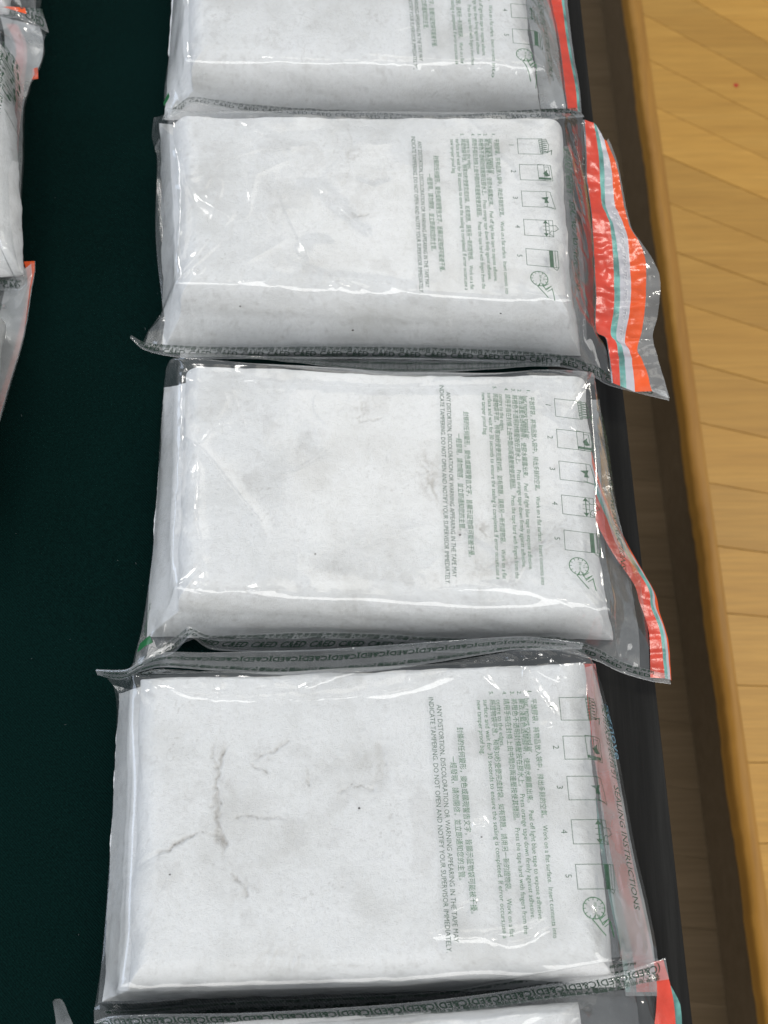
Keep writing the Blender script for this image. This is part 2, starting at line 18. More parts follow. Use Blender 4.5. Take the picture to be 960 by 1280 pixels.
{'id': 'D', 'H': 0.047, 'top': [(-0.11295, -0.07614, 0.047), (0.09433, -0.06812, 0.047), (0.09733, -0.20442, 0.047), (-0.10955, -0.20988, 0.047)], 'base': [(-0.12718, -0.07505, 0.0), (0.09578, -0.0766, 0.0), (0.10255, -0.20799, 0.0), (-0.12384, -0.21389, 0.0)], 'far': [(-0.1287, -0.07252, 0.018), (-0.1166, -0.07477, 0.03), (-0.10155, -0.07207, 0.034), (-0.07999, -0.07304, 0.032), (-0.05103, -0.0744, 0.03), (-0.02916, -0.0744, 0.03), (-0.01089, -0.07367, 0.033), (0.01447, -0.07147, 0.036), (0.0396, -0.06845, 0.04), (0.05729, -0.06657, 0.044), (0.0753, -0.06435, 0.044), (0.08917, -0.06399, 0.04)], 'near': [(-0.12435, -0.21585, 0.01), (-0.10539, -0.21586, 0.016), (-0.06767, -0.21271, 0.02), (-0.02033, -0.21082, 0.02), (0.02035, -0.20892, 0.02), (0.04745, -0.20514, 0.022), (0.07086, -0.20142, 0.026), (0.09163, -0.19818, 0.024), (0.11871, -0.19517, 0.012)], 'left': [(-0.1258, -0.07686, 0.014), (-0.12528, -0.08945, 0.006), (-0.12467, -0.12615, 0.004), (-0.12405, -0.16162, 0.004), (-0.12416, -0.19554, 0.004)], 'right': [(0.09581, -0.07006, 0.032), (0.10096, -0.08457, 0.026), (0.10593, -0.10712, 0.02), (0.10917, -0.12798, 0.016), (0.11219, -0.14867, 0.013), (0.11625, -0.17079, 0.011), (0.11867, -0.1875, 0.01)], 'seals': [('far', [(-0.13375, -0.07049, 0.016), (-0.12056, -0.07576, 0.028), (-0.1111, -0.07279, 0.031), (-0.09978, -0.07132, 0.034), (-0.08003, -0.0723, 0.032), (-0.05105, -0.07365, 0.03), (-0.02917, -0.07365, 0.03), (-0.01089, -0.0733, 0.033), (0.01447, -0.0711, 0.036), (0.03961, -0.06808, 0.04), (0.05751, -0.06565, 0.042), (0.0755, -0.06528, 0.042), (0.08913, -0.06474, 0.04)], [(-0.13512, -0.06807, 0.014), (-0.11956, -0.07011, 0.022), (-0.11243, -0.06646, 0.024), (-0.10195, -0.06265, 0.024), (-0.08213, -0.06157, 0.02), (-0.05265, -0.05972, 0.016), (-0.0301, -0.05894, 0.016), (-0.01126, -0.05833, 0.018), (0.01495, -0.05722, 0.021), (0.0408, -0.0567, 0.026), (0.06266, -0.05668, 0.03), (0.07693, -0.05867, 0.033), (0.0903, -0.06195, 0.038)]), ('near', [(-0.12435, -0.21585, 0.01), (-0.10539, -0.21586, 0.016), (-0.06767, -0.21271, 0.02), (-0.02033, -0.21082, 0.02), (0.02035, -0.20892, 0.02), (0.04745, -0.20514, 0.022), (0.07086, -0.20142, 0.026), (0.09163, -0.19818, 0.024), (0.11871, -0.19517, 0.012)], [(-0.12525, -0.22035, 0.004), (-0.10689, -0.22034, 0.006), (-0.06896, -0.21777, 0.007), (-0.02072, -0.21585, 0.007), (0.02074, -0.21392, 0.007), (0.04842, -0.2107, 0.008), (0.07254, -0.20749, 0.01), (0.09347, -0.20425, 0.01), (0.12022, -0.20023, 0.006)])], 'text': [(0.02387, -0.08945, 0.047), (0.0653, -0.08909, 0.047), (0.07019, -0.18903, 0.047), (0.02951, -0.18934, 0.047)], 'header': [(0.0988, -0.08847, 0.022), (0.10889, -0.17596, 0.022)], 'fold': [([(0.09573, -0.06849, 0.026), (0.10055, -0.08318, 0.02), (0.10539, -0.10617, 0.015), (0.10847, -0.12737, 0.012), (0.11142, -0.14826, 0.0095), (0.11542, -0.17056, 0.008), (0.11809, -0.18902, 0.007), (0.11906, -0.21035, 0.006)], [(0.09189, -0.06859, 0.022), (0.09467, -0.08436, 0.017), (0.09637, -0.1056, 0.012), (0.09846, -0.12691, 0.009), (0.09982, -0.14809, 0.008), (0.10139, -0.17048, 0.007), (0.10386, -0.18897, 0.006), (0.10501, -0.21034, 0.005)])], 'ghost': ('Remove', [(0.10181, -0.08654, 0.02), (0.10569, -0.11074, 0.02)], 'blue'), 'flap': [('film', [(0.09637, -0.06564, 0.018), (0.09836, -0.07989, 0.014), (0.10187, -0.10522, 0.01), (0.1052, -0.12676, 0.008), (0.10793, -0.14797, 0.007), (0.11154, -0.1704, 0.006), (0.11472, -0.19226, 0.005), (0.11576, -0.2087, 0.004)]), ('red_tape', [(0.0993, -0.0646, 0.014), (0.10149, -0.07919, 0.011), (0.10518, -0.10484, 0.008), (0.10849, -0.12645, 0.006), (0.11119, -0.14774, 0.005), (0.11468, -0.17028, 0.0045), (0.11808, -0.19222, 0.004), (0.11929, -0.2087, 0.0038)]), ('film', [(0.09285, -0.06407, 0.012), (0.09508, -0.07872, 0.009), (0.09736, -0.10446, 0.006), (0.09995, -0.12622, 0.0045), (0.10231, -0.14762, 0.004), (0.10593, -0.1702, 0.0035), (0.10946, -0.19218, 0.003), (0.11037, -0.20869, 0.003)]), ('teal_strip', [(0.09074, -0.06381, 0.011), (0.09298, -0.07848, 0.008), (0.09529, -0.10427, 0.005), (0.09791, -0.12607, 0.0035), (0.09994, -0.14751, 0.003), (0.10316, -0.17016, 0.003), (0.10667, -0.19217, 0.0028), (0.10761, -0.20869, 0.0028)]), (None, [(0.08938, -0.06355, 0.01), (0.09163, -0.07825, 0.007), (0.09396, -0.10408, 0.004), (0.09615, -0.12599, 0.003), (0.09821, -0.14745, 0.0025), (0.10106, -0.17014, 0.0027), (0.10458, -0.19216, 0.0026), (0.10555, -0.20868, 0.0026)])], 'creases': [([(-0.11105, -0.08766, 0.047), (-0.11237, -0.0983, 0.047), (-0.11117, -0.13273, 0.047), (-0.1102, -0.17202, 0.047), (-0.10905, -0.20807, 0.047)], 1.0, 1.8), ([(-0.10889, -0.08838, 0.047), (-0.09687, -0.08408, 0.047), (-0.08079, -0.08838, 0.047), (-0.04913, -0.0898, 0.047), (-0.01055, -0.08695, 0.047), (0.02118, -0.0812, 0.047), (0.04245, -0.07759, 0.047)], 1.2, 1.8), ([(-0.09682, -0.0848, 0.047), (-0.07035, -0.08623, 0.047), (-0.03803, -0.0848, 0.047)], 0.8, 1.3), ([(-0.03816, -0.08468, 0.045), (-0.01774, -0.07854, 0.045), (-0.00888, -0.07563, 0.045)], 1.2, 1.2), ([(-0.01054, -0.08838, 0.047), (0.01408, -0.0848, 0.047), (0.03613, -0.07542, 0.047), (0.04241, -0.07904, 0.047), (0.05204, -0.08695, 0.047)], 1.2, 1.5), ([(0.06205, -0.07396, 0.047), (0.06622, -0.08408, 0.047), (0.07345, -0.09477, 0.047), (0.07245, -0.10112, 0.047), (0.06691, -0.10042, 0.047)], 1.1, 1.4), ([(0.06202, -0.07469, 0.047), (0.06162, -0.0848, 0.047), (0.06311, -0.09123, 0.047)], 0.9, 1.3), ([(0.06202, -0.07469, 0.047), (0.07418, -0.07976, 0.047), (0.07976, -0.0812, 0.047)], 1.0, 1.3), ([(0.073, -0.07005, 0.046), (0.07804, -0.07588, 0.046), (0.0821, -0.07951, 0.046)], 1.0, 1.4), ([(0.01642, -0.18716, 0.047), (0.03283, -0.18779, 0.047), (0.04928, -0.18654, 0.047), (0.06924, -0.18152, 0.047)], 1.0, 1.4), ([(0.01971, -0.18716, 0.047), (0.03938, -0.18841, 0.047), (0.05173, -0.19152, 0.047), (0.07241, -0.18403, 0.047)], 1.1, 1.5), ([(0.06222, -0.19882, 0.044), (0.08507, -0.20006, 0.044), (0.09627, -0.20374, 0.044)], 1.1, 1.4), ([(0.03722, -0.14408, 0.047), (0.04403, -0.14275, 0.047)], 1.0, 1.6), ([(0.02645, -0.17774, 0.047), (0.03976, -0.17457, 0.047)], 0.8, 1.5), ([(0.0856, -0.17513, 0.046), (0.08696, -0.19085, 0.046), (0.09379, -0.20165, 0.046)], 1.2, 1.4), ([(0.08694, -0.08046, 0.044), (0.0885, -0.07172, 0.044), (0.09135, -0.06583, 0.044)], 1.0, 1.2), ([(-0.10528, -0.18466, 0.047), (-0.08243, -0.18152, 0.047), (-0.06616, -0.17679, 0.047)], 0.7, 4.5), ([(-0.10739, -0.20772, 0.044), (-0.09102, -0.20924, 0.044), (-0.07139, -0.21167, 0.044)], 1.0, 1.4)], 'smudges': [((-0.0062, -0.11744, 0.047), 8, 0.22), ((-0.03226, -0.12325, 0.047), 6, 0.4), ((-0.05356, -0.11296, 0.047), 6, 0.3), ((-0.07194, -0.12597, 0.047), 9, 0.25), ((-0.06001, -0.16562, 0.047), 9, 0.25), ((0.07194, -0.12597, 0.047), 8, 0.25), ((0.07713, -0.09123, 0.047), 7, 0.2), ((-0.0424, -0.19708, 0.047), 14, 0.16), ((0.0131, -0.1909, 0.047), 12, 0.12), ((-0.01709, -0.12936, 0.047), 7, 0.25), ((0.05583, -0.0983, 0.047), 8, 0.15), ((-0.08506, -0.13609, 0.047), 14, 0.12)], 'cracks': [([(-0.06893, -0.10949, 0.047), (-0.0715, -0.12086, 0.047), (-0.0722, -0.12767, 0.047), (-0.07061, -0.13943, 0.047), (-0.06886, -0.14772, 0.047), (-0.06646, -0.15591, 0.047)], 2.0, 0.85), ([(-0.07089, -0.11915, 0.047), (-0.07399, -0.11227, 0.047), (-0.07364, -0.10532, 0.047)], 0.8, 0.35), ([(-0.0692, -0.14772, 0.047), (-0.07367, -0.14607, 0.047), (-0.07712, -0.14474, 0.047)], 0.8, 0.4), ([(-0.07742, -0.1454, 0.047), (-0.08594, -0.15002, 0.047), (-0.09411, -0.15395, 0.047), (-0.10338, -0.15591, 0.047), (-0.10516, -0.15916, 0.047)], 1.9, 0.8), ([(-0.0406, -0.10671, 0.047), (-0.0467, -0.11157, 0.047), (-0.05456, -0.11399, 0.047)], 1.2, 0.5), ([(-0.03305, -0.11846, 0.047), (-0.0322, -0.12597, 0.047)], 1.6, 0.4), ([(-0.06482, -0.1624, 0.047), (-0.05729, -0.16691, 0.047), (-0.05773, -0.17266, 0.047)], 1.4, 0.5), ([(-0.02051, -0.12936, 0.047), (-0.01369, -0.12699, 0.047), (-0.00342, -0.12767, 0.047)], 1.0, 0.3), ([(-0.00174, -0.10532, 0.047), (-0.00069, -0.12086, 0.047), (-0.00684, -0.12868, 0.047)], 3.0, 0.28), ([(-0.06447, -0.14009, 0.047), (-0.05092, -0.13943, 0.047), (-0.04006, -0.13943, 0.047)], 0.9, 0.35), ([(-0.05585, -0.1164, 0.047), (-0.04881, -0.12086, 0.047)], 0.8, 0.4), ([(-0.0587, -0.19708, 0.047), (-0.04249, -0.19399, 0.047), (-0.01955, -0.19861, 0.047)], 1.0, 0.25)], 'spots': [(-0.08949, -0.16337, 0.047), (-0.01055, -0.13609, 0.047), (0.04117, -0.14804, 0.047)]},
{'id': 'E', 'H': 0.047, 'top': [(-0.11529, -0.22246, 0.047), (0.08323, -0.2123, 0.047), (0.08607, -0.34572, 0.047), (-0.1158, -0.35549, 0.047)], 'base': [(-0.12672, -0.23764, 0.0), (0.08613, -0.22489, 0.0), (0.09205, -0.35412, 0.0), (-0.12307, -0.36212, 0.0)], 'far': [(-0.12453, -0.22783, 0.014), (-0.11262, -0.22327, 0.028), (-0.09182, -0.22229, 0.034), (-0.05895, -0.22168, 0.035), (-0.02623, -0.22016, 0.035), (0.00657, -0.21833, 0.035), (0.03941, -0.21497, 0.036), (0.06585, -0.21159, 0.036), (0.09333, -0.20905, 0.03), (0.11486, -0.20637, 0.02)], 'near': [(-0.12811, -0.37714, 0.012), (-0.02432, -0.37379, 0.015), (0.10738, -0.36951, 0.012)], 'left': [(-0.12653, -0.24054, 0.006), (-0.12841, -0.27421, 0.004), (-0.13101, -0.31763, 0.004)], 'right': [(0.1162, -0.21524, 0.02), (0.11628, -0.22775, 0.018), (0.11476, -0.27324, 0.014), (0.11233, -0.31626, 0.012)], 'seals': [('far', [(-0.12453, -0.22783, 0.014), (-0.11292, -0.22453, 0.026), (-0.09241, -0.22325, 0.03), (-0.05944, -0.22264, 0.03), (-0.02644, -0.22111, 0.03), (0.00662, -0.21927, 0.03), (0.03974, -0.21588, 0.031), (0.06629, -0.21218, 0.032), (0.093, -0.20908, 0.032), (0.1069, -0.20593, 0.03), (0.11992, -0.20396, 0.026)], [(-0.12549, -0.22664, 0.01), (-0.11896, -0.22025, 0.021), (-0.10004, -0.21867, 0.026), (-0.06005, -0.21805, 0.026), (-0.02672, -0.21649, 0.026), (0.00669, -0.21432, 0.026), (0.04016, -0.21089, 0.027), (0.06699, -0.20714, 0.028), (0.0937, -0.20342, 0.03), (0.10734, -0.19995, 0.03), (0.11878, -0.1964, 0.028)])], 'flap': [('red_tape', [(0.11357, -0.19705, 0.0285), (0.11452, -0.20587, 0.027), (0.114, -0.21587, 0.024), (0.11319, -0.22771, 0.02), (0.11345, -0.27324, 0.014), (0.11169, -0.31626, 0.012)]), ('film', [(0.11777, -0.1964, 0.028), (0.1206, -0.20646, 0.025), (0.12235, -0.21587, 0.021), (0.12266, -0.22775, 0.018), (0.12218, -0.27334, 0.013), (0.11987, -0.31643, 0.011)]), ('teal_strip', [(0.11803, -0.20076, 0.025), (0.12136, -0.20894, 0.022), (0.12311, -0.21586, 0.019), (0.12342, -0.22779, 0.016), (0.12272, -0.27343, 0.012), (0.1204, -0.3166, 0.01)]), (None, [(0.11847, -0.20201, 0.024), (0.124, -0.21082, 0.02), (0.12591, -0.21586, 0.017), (0.12622, -0.22783, 0.014), (0.12524, -0.27353, 0.011), (0.12285, -0.31677, 0.009)])], 'creases': [([(0.0519, -0.22253, 0.04), (0.06518, -0.21589, 0.04), (0.09105, -0.21892, 0.04)], 1.2, 1.4), ([(0.02591, -0.22433, 0.04), (0.05207, -0.21771, 0.04), (0.07166, -0.2165, 0.04)], 1.0, 1.3)], 'spike': [[(-0.13916, -0.21177, 0.02), (-0.13655, -0.21207, 0.018), (-0.1347, -0.21776, 0.012), (-0.13156, -0.22478, 0.008)], [(-0.14203, -0.21266, 0.012), (-0.1414, -0.22002, 0.006), (-0.14098, -0.22485, 0.003), (-0.13815, -0.22806, 0.002)]], 'cracks': []},
{'id': 'G', 'H': 0.047, 'top': [(-0.42126, 0.41676, 0.047), (-0.22467, 0.41676, 0.047), (-0.21243, 0.31446, 0.047), (-0.39997, 0.31446, 0.047)], 'base': [(-0.44672, 0.44391, 0.0), (-0.24093, 0.44391, 0.0), (-0.22617, 0.3367, 0.0), (-0.42466, 0.3367, 0.0)], 'far': [(-0.46394, 0.48453, 0.012), (-0.22074, 0.48093, 0.015)], 'near': [(-0.42641, 0.31829, 0.016), (-0.31517, 0.31829, 0.016), (-0.22146, 0.31927, 0.02), (-0.20677, 0.31624, 0.022), (-0.2, 0.31644, 0.018)], 'left': [(-0.45092, 0.40558, 0.005)], 'right': [(-0.20923, 0.3982, 0.012), (-0.20296, 0.35448, 0.012), (-0.20024, 0.32987, 0.015)], 'seals': [('near', [(-0.42641, 0.31829, 0.016), (-0.31517, 0.31829, 0.016), (-0.22024, 0.31846, 0.024), (-0.20667, 0.31659, 0.026), (-0.19868, 0.32221, 0.02), (-0.19792, 0.3235, 0.018)], [(-0.42957, 0.31791, 0.01), (-0.31751, 0.31791, 0.01), (-0.22107, 0.31576, 0.02), (-0.20713, 0.31459, 0.02), (-0.19743, 0.31308, 0.014), (-0.19463, 0.31255, 0.012)])], 'flap': [('orange_tape', [(-0.21772, 0.31693, 0.0275), (-0.21784, 0.31682, 0.027)]), (None, [(-0.20524, 0.31729, 0.0265), (-0.2042, 0.31357, 0.0255)])], 'creases': [], 'cracks': []},
{'id': 'F', 'H': 0.047, 'top': [(-0.41794, 0.27528, 0.047), (-0.2082, 0.28409, 0.047), (-0.18596, 0.14086, 0.047), (-0.39554, 0.13803, 0.047)], 'base': [(-0.44262, 0.28813, 0.0), (-0.22118, 0.29977, 0.0), (-0.19715, 0.15121, 0.0), (-0.42055, 0.1482, 0.0)], 'far': [(-0.45522, 0.31255, 0.012), (-0.31245, 0.31109, 0.02), (-0.21728, 0.31212, 0.032), (-0.20823, 0.3096, 0.031), (-0.19953, 0.30547, 0.028), (-0.19374, 0.3052, 0.022)], 'near': [(-0.42458, 0.13986, 0.012), (-0.28773, 0.13864, 0.014), (-0.20294, 0.1423, 0.016), (-0.19405, 0.1407, 0.017), (-0.18905, 0.14079, 0.02)], 'left': [(-0.44461, 0.22814, 0.005)], 'right': [(-0.19316, 0.30562, 0.019), (-0.19521, 0.30279, 0.017), (-0.19458, 0.29592, 0.015), (-0.19526, 0.29105, 0.014), (-0.1971, 0.28392, 0.013), (-0.20041, 0.27795, 0.012), (-0.20137, 0.26949, 0.012), (-0.20282, 0.2572, 0.012), (-0.1997, 0.22286, 0.012), (-0.19799, 0.19385, 0.012), (-0.19447, 0.16944, 0.014), (-0.19106, 0.15249, 0.017)], 'seals': [('near', [(-0.42369, 0.14108, 0.014), (-0.28712, 0.13985, 0.016), (-0.20235, 0.14203, 0.018), (-0.19348, 0.14044, 0.019), (-0.18863, 0.14079, 0.02)], [(-0.42704, 0.14033, 0.008), (-0.2894, 0.13912, 0.01), (-0.20385, 0.14035, 0.012), (-0.19413, 0.13925, 0.013), (-0.18889, 0.14132, 0.016)])], 'text': [(-0.2802, 0.27418, 0.047), (-0.2377, 0.27528, 0.047), (-0.22862, 0.15805, 0.047), (-0.26721, 0.1595, 0.047)], 'header': [(-0.20605, 0.27557, 0.024), (-0.2038, 0.18185, 0.024)], 'flap': [('film', [(-0.21136, 0.31109, 0.02), (-0.20782, 0.30088, 0.012), (-0.2084, 0.27, 0.008), (-0.20768, 0.22663, 0.007), (-0.20083, 0.17342, 0.008)]), ('red_tape', [(-0.21117, 0.31293, 0.018), (-0.20632, 0.30177, 0.011), (-0.20642, 0.27608, 0.0075), (-0.20517, 0.22701, 0.0065), (-0.19943, 0.17409, 0.007)]), (None, [(-0.21838, 0.31476, 0.016), (-0.21353, 0.30355, 0.009), (-0.21385, 0.27733, 0.006), (-0.21153, 0.22814, 0.005), (-0.205, 0.17475, 0.006)])], 'fold': [([(-0.19735, 0.30877, 0.02), (-0.19635, 0.30459, 0.015), (-0.196, 0.29724, 0.0135), (-0.19681, 0.28892, 0.0125), (-0.20138, 0.27923, 0.0105), (-0.2028, 0.27074, 0.0105), (-0.20425, 0.25842, 0.0105), (-0.2011, 0.22399, 0.0105), (-0.19938, 0.19491, 0.0105), (-0.19584, 0.17043, 0.0125), (-0.19257, 0.15377, 0.015)], [(-0.22043, 0.31507, 0.022), (-0.21762, 0.30529, 0.02), (-0.2174, 0.29733, 0.016), (-0.21627, 0.28192, 0.014), (-0.21545, 0.2611, 0.012), (-0.2116, 0.22362, 0.011), (-0.2077, 0.19491, 0.0105), (-0.20291, 0.17076, 0.012), (-0.19888, 0.1544, 0.014)])], 'scrap': [('orange_tape', [(-0.20168, 0.28592, 0.012), (-0.20156, 0.27965, 0.01)], [(-0.1979, 0.28533, 0.014), (-0.19761, 0.27937, 0.011)])], 'creases': [([(-0.20642, 0.29849, 0.03), (-0.20277, 0.28941, 0.03), (-0.20295, 0.28266, 0.03)], 1.0, 1.4), ([(-0.19302, 0.29617, 0.025), (-0.19983, 0.30075, 0.025), (-0.20915, 0.30305, 0.025)], 1.0, 1.4), ([(-0.1955, 0.14351, 0.04), (-0.1866, 0.14447, 0.04), (-0.18377, 0.13306, 0.04)], 1.0, 1.3), ([(-0.19824, 0.29335, 0.014), (-0.20019, 0.28533, 0.014), (-0.20029, 0.27739, 0.014)], 1.2, 1.4)], 'cracks': []},
{'id': 'J', 'H': 0.047, 'top': [(-0.38924, 0.1102, 0.047), (-0.19344, 0.11386, 0.047), (-0.19049, -0.00477, 0.047), (-0.36968, -0.00873, 0.047)], 'base': [(-0.41391, 0.11862, 0.0), (-0.20622, 0.12349, 0.0), (-0.2032, -0.00369, 0.0), (-0.39348, -0.0079, 0.0)], 'far': [(-0.42895, 0.14353, 0.006), (-0.29169, 0.14353, 0.006), (-0.20542, 0.14428, 0.008), (-0.19188, 0.14774, 0.012), (-0.18808, 0.15412, 0.016)], 'near': [(-0.39529, -0.02032, 0.012), (-0.20948, -0.01869, 0.012)], 'left': [(-0.41429, 0.05984, 0.005)], 'right': [(-0.18596, 0.15412, 0.016), (-0.186, 0.14945, 0.014), (-0.18692, 0.14084, 0.012), (-0.18837, 0.11299, 0.01), (-0.19354, 0.08071, 0.009), (-0.19616, 0.06337, 0.009), (-0.2019, 0.03101, 0.01)], 'seals': [], 'header': [(-0.19577, 0.11773, 0.02), (-0.20474, 0.02678, 0.02)], 'fold': [([(-0.18837, 0.15472, 0.0135), (-0.18767, 0.14823, 0.012), (-0.18857, 0.14078, 0.0105), (-0.18954, 0.11355, 0.009), (-0.1948, 0.08214, 0.008), (-0.19779, 0.06318, 0.0075), (-0.20339, 0.03186, 0.008)], [(-0.20025, 0.14354, 0.014), (-0.20101, 0.14023, 0.013), (-0.20198, 0.13108, 0.012), (-0.2042, 0.10823, 0.01), (-0.20716, 0.08071, 0.009), (-0.20941, 0.05797, 0.009), (-0.21267, 0.03143, 0.009)])], 'text': [(-0.26668, 0.11386, 0.047), (-0.22608, 0.11386, 0.047), (-0.22029, 0.00724, 0.047), (-0.25576, 0.00724, 0.047)], 'flap': [('orange_tape', [(-0.1922, 0.1559, 0.014), (-0.19055, 0.14886, 0.011), (-0.19059, 0.13621, 0.0075), (-0.1938, 0.11045, 0.006), (-0.1986, 0.08274, 0.005), (-0.20405, 0.05085, 0.005)]), ('film', [(-0.18654, 0.15607, 0.0145), (-0.18664, 0.15071, 0.012), (-0.1883, 0.14268, 0.009), (-0.19002, 0.1144, 0.0075), (-0.1953, 0.0829, 0.0065), (-0.19901, 0.05937, 0.006)]), (None, [(-0.18627, 0.15639, 0.014), (-0.18637, 0.15102, 0.0115), (-0.18794, 0.142, 0.0085), (-0.18966, 0.11372, 0.007), (-0.19495, 0.08223, 0.006), (-0.19826, 0.05871, 0.0055)])], 'creases': [([(-0.19168, 0.14576, 0.012), (-0.18896, 0.13595, 0.012), (-0.19016, 0.10712, 0.012)], 1.2, 1.4)], 'cracks': []}]

# ------------------------------------------------------------------ camera
cd = bpy.data.cameras.new('camera'); cam = bpy.data.objects.new('camera', cd); COL.objects.link(cam)
cam.location = CAM; cam.rotation_euler = (R(21.5), 0, 0)
cd.sensor_fit = 'HORIZONTAL'; cd.sensor_width = 36; cd.lens = 36*1585/960
cd.clip_start = .01; cd.clip_end = 50
cd.dof.use_dof = True; cd.dof.focus_distance = .60; cd.dof.aperture_fstop = 20
scn.camera = cam
# ------------------------------------------------------------------ light
w = bpy.data.worlds.new('World'); scn.world = w; w.use_nodes = True
w.node_tree.nodes['Background'].inputs[0].default_value = (.80, .86, .93, 1)
w.node_tree.nodes['Background'].inputs[1].default_value = .44
def area(name, loc, target, sx, sy, power, col):
    l = bpy.data.lights.new(name, 'AREA'); l.shape = 'RECTANGLE'; l.size = sx; l.size_y = sy; l.energy = power; l.color = col
    o = bpy.data.objects.new(name, l); COL.objects.link(o); o.location = loc
    o.rotation_euler = (Vector(target)-Vector(loc)).to_track_quat('-Z', 'Y').to_euler()
    return o
area('ceiling_or_fill_panel', (1.2, .9, 2.1), (0, 0, 0), .36, .5, 16, (1, .95, .86))
area('ceiling_or_fill_panel', (-1.0, 1.5, 2.1), (0, 0, 0), .36, .5, 12, (1, .97, .93))
area('ceiling_or_fill_panel', (0, -2.0, 1.6), (0, 0, 0), 3.6, 1.8, 62, (1, .98, .95))  # not a ceiling fixture: soft fill added on viewer's side to brighten near faces
area('ceiling_or_fill_panel', (.1, 1.3, 2.2), (.1, 1.3, 0), .7, 1.1, 2.8, (1, .94, .83))
area('window_light', (-2.2, .3, 1.3), (0, 0, 0), 2.0, 1.4, 24, (.70, .81, 1))
scn.view_settings.view_transform = 'Standard'; scn.view_settings.look = 'None'
scn.view_settings.exposure = .12; scn.view_settings.gamma = 1; scn.view_settings.use_curve_mapping = False
scn.render.engine = 'CYCLES'
scn.cycles.max_bounces = 10; scn.cycles.transparent_max_bounces = 32; scn.cycles.transmission_bounces = 8
scn.cycles.caustics_reflective = False; scn.cycles.caustics_refractive = False
scn.render.resolution_x = 768; scn.render.resolution_y = 1024

# ------------------------------------------------------------------ helpers
def mesh(name, verts, faces, mat=None, parent=None, smooth=True):
    me = bpy.data.meshes.new(name)
    me.from_pydata([tuple(map(float, v)) for v in verts], [], [tuple(map(int, f)) for f in faces])
    if smooth: me.polygons.foreach_set('use_smooth', [True]*len(me.polygons))
    if mat: me.materials.append(mat)
    o = bpy.data.objects.new(name, me); COL.objects.link(o); o.parent = parent
    return o
def fastmesh(name, verts, faces, mat=None, parent=None, smooth=True):
    """verts (N,3) array, faces (M,k) array"""
    verts = np.asarray(verts, np.float32); faces = np.asarray(faces, np.int32)
    me = bpy.data.meshes.new(name); k = faces.shape[1]
    me.vertices.add(len(verts)); me.vertices.foreach_set('co', verts.ravel())
    me.loops.add(faces.size); me.loops.foreach_set('vertex_index', faces.ravel())
    me.polygons.add(len(faces)); me.polygons.foreach_set('loop_start', np.arange(0, faces.size, k, dtype=np.int32))
    me.update(calc_edges=True); me.validate()
    if smooth: me.polygons.foreach_set('use_smooth', [True]*len(me.polygons))
    if mat: me.materials.append(mat)
    o = bpy.data.objects.new(name, me); COL.objects.link(o); o.parent = parent
    return o
def empty(name, loc=(0, 0, 0)):
    o = bpy.data.objects.new(name, None); COL.objects.link(o); o.location = loc; o.empty_display_size = .02
    return o
def tag(o, label=None, cat=None, group=None, kind=None):
    if label: o['label'] = label
    if cat: o['category'] = cat
    if group: o['group'] = group
    if kind: o['kind'] = kind
    return o
def grid_faces(n, m, off=0):
    i, j = np.meshgrid(np.arange(n-1), np.arange(m-1), indexing='ij')
    a = (i*m+j).ravel()+off
    return np.stack([a, a+m, a+m+1, a+1], 1)
def spline(pts, n):
    """Catmull-Rom through pts, n samples even in length"""
    p = np.array(pts, float)
    if len(p) == 2:
        t = np.linspace(0, 1, n)[:, None]; return p[0]*(1-t)+p[1]*t
    q = np.vstack([2*p[0]-p[1], p, 2*p[-1]-p[-2]]); out = []
    for i in range(1, len(q)-2):
        t = np.linspace(0, 1, 16, endpoint=False)[:, None]
        a, b, c, d = q[i-1], q[i], q[i+1], q[i+2]
        out.append(.5*(2*b+(c-a)*t+(2*a-5*b+4*c-d)*t*t+(3*b-a-3*c+d)*t**3))
    out = np.vstack(out+[p[-1:]])
    s = np.r_[0, np.cumsum(np.linalg.norm(np.diff(out, axis=0), axis=1))]
    u = np.linspace(0, s[-1], n)
    return np.stack([np.interp(u, s, out[:, k]) for k in range(out.shape[1])], 1)
def vnoise(x, y, seed):
    """smooth value noise in [-1,1]"""
    g = np.random.default_rng(seed).uniform(-1, 1, (64, 64))
    xi = np.floor(x).astype(int); yi = np.floor(y).astype(int); fx = x-xi; fy = y-yi
    fx = fx**3*(fx*(fx*6-15)+10); fy = fy**3*(fy*(fy*6-15)+10)
    a = g[xi % 64, yi % 64]; b = g[(xi+1) % 64, yi % 64]; c = g[xi % 64, (yi+1) % 64]; d = g[(xi+1) % 64, (yi+1) % 64]
    return (a*(1-fx)+b*fx)*(1-fy)+(c*(1-fx)+d*fx)*fy
def fbm(x, y, seed, octs=4, gain=.5):
    s = 0; a = 1; f = 1; n = 0
    for k in range(octs):
        s = s+a*vnoise(x*f+17.3*k, y*f+5.1*k, seed+k); n += a; a *= gain; f *= 2.03
    return s/n
def seg_dist(x, y, pl):
    """distance of points to a polyline and the position along it 0..1"""
    pl = np.asarray(pl)[:, :2]; best = np.full(x.shape, 1e9); tb = np.zeros(x.shape)
    ln = np.linalg.norm(np.diff(pl, axis=0), axis=1); tot = ln.sum(); acc = 0
    for k in range(len(pl)-1):
        a, b = pl[k], pl[k+1]; dx, dy = b-a; L2 = dx*dx+dy*dy+1e-12
        t = np.clip(((x-a[0])*dx+(y-a[1])*dy)/L2, 0, 1)
        d = np.hypot(x-a[0]-t*dx, y-a[1]-t*dy); m = d < best
        best = np.where(m, d, best); tb = np.where(m, (acc+t*ln[k])/tot, tb); acc += ln[k]
    return best, tb
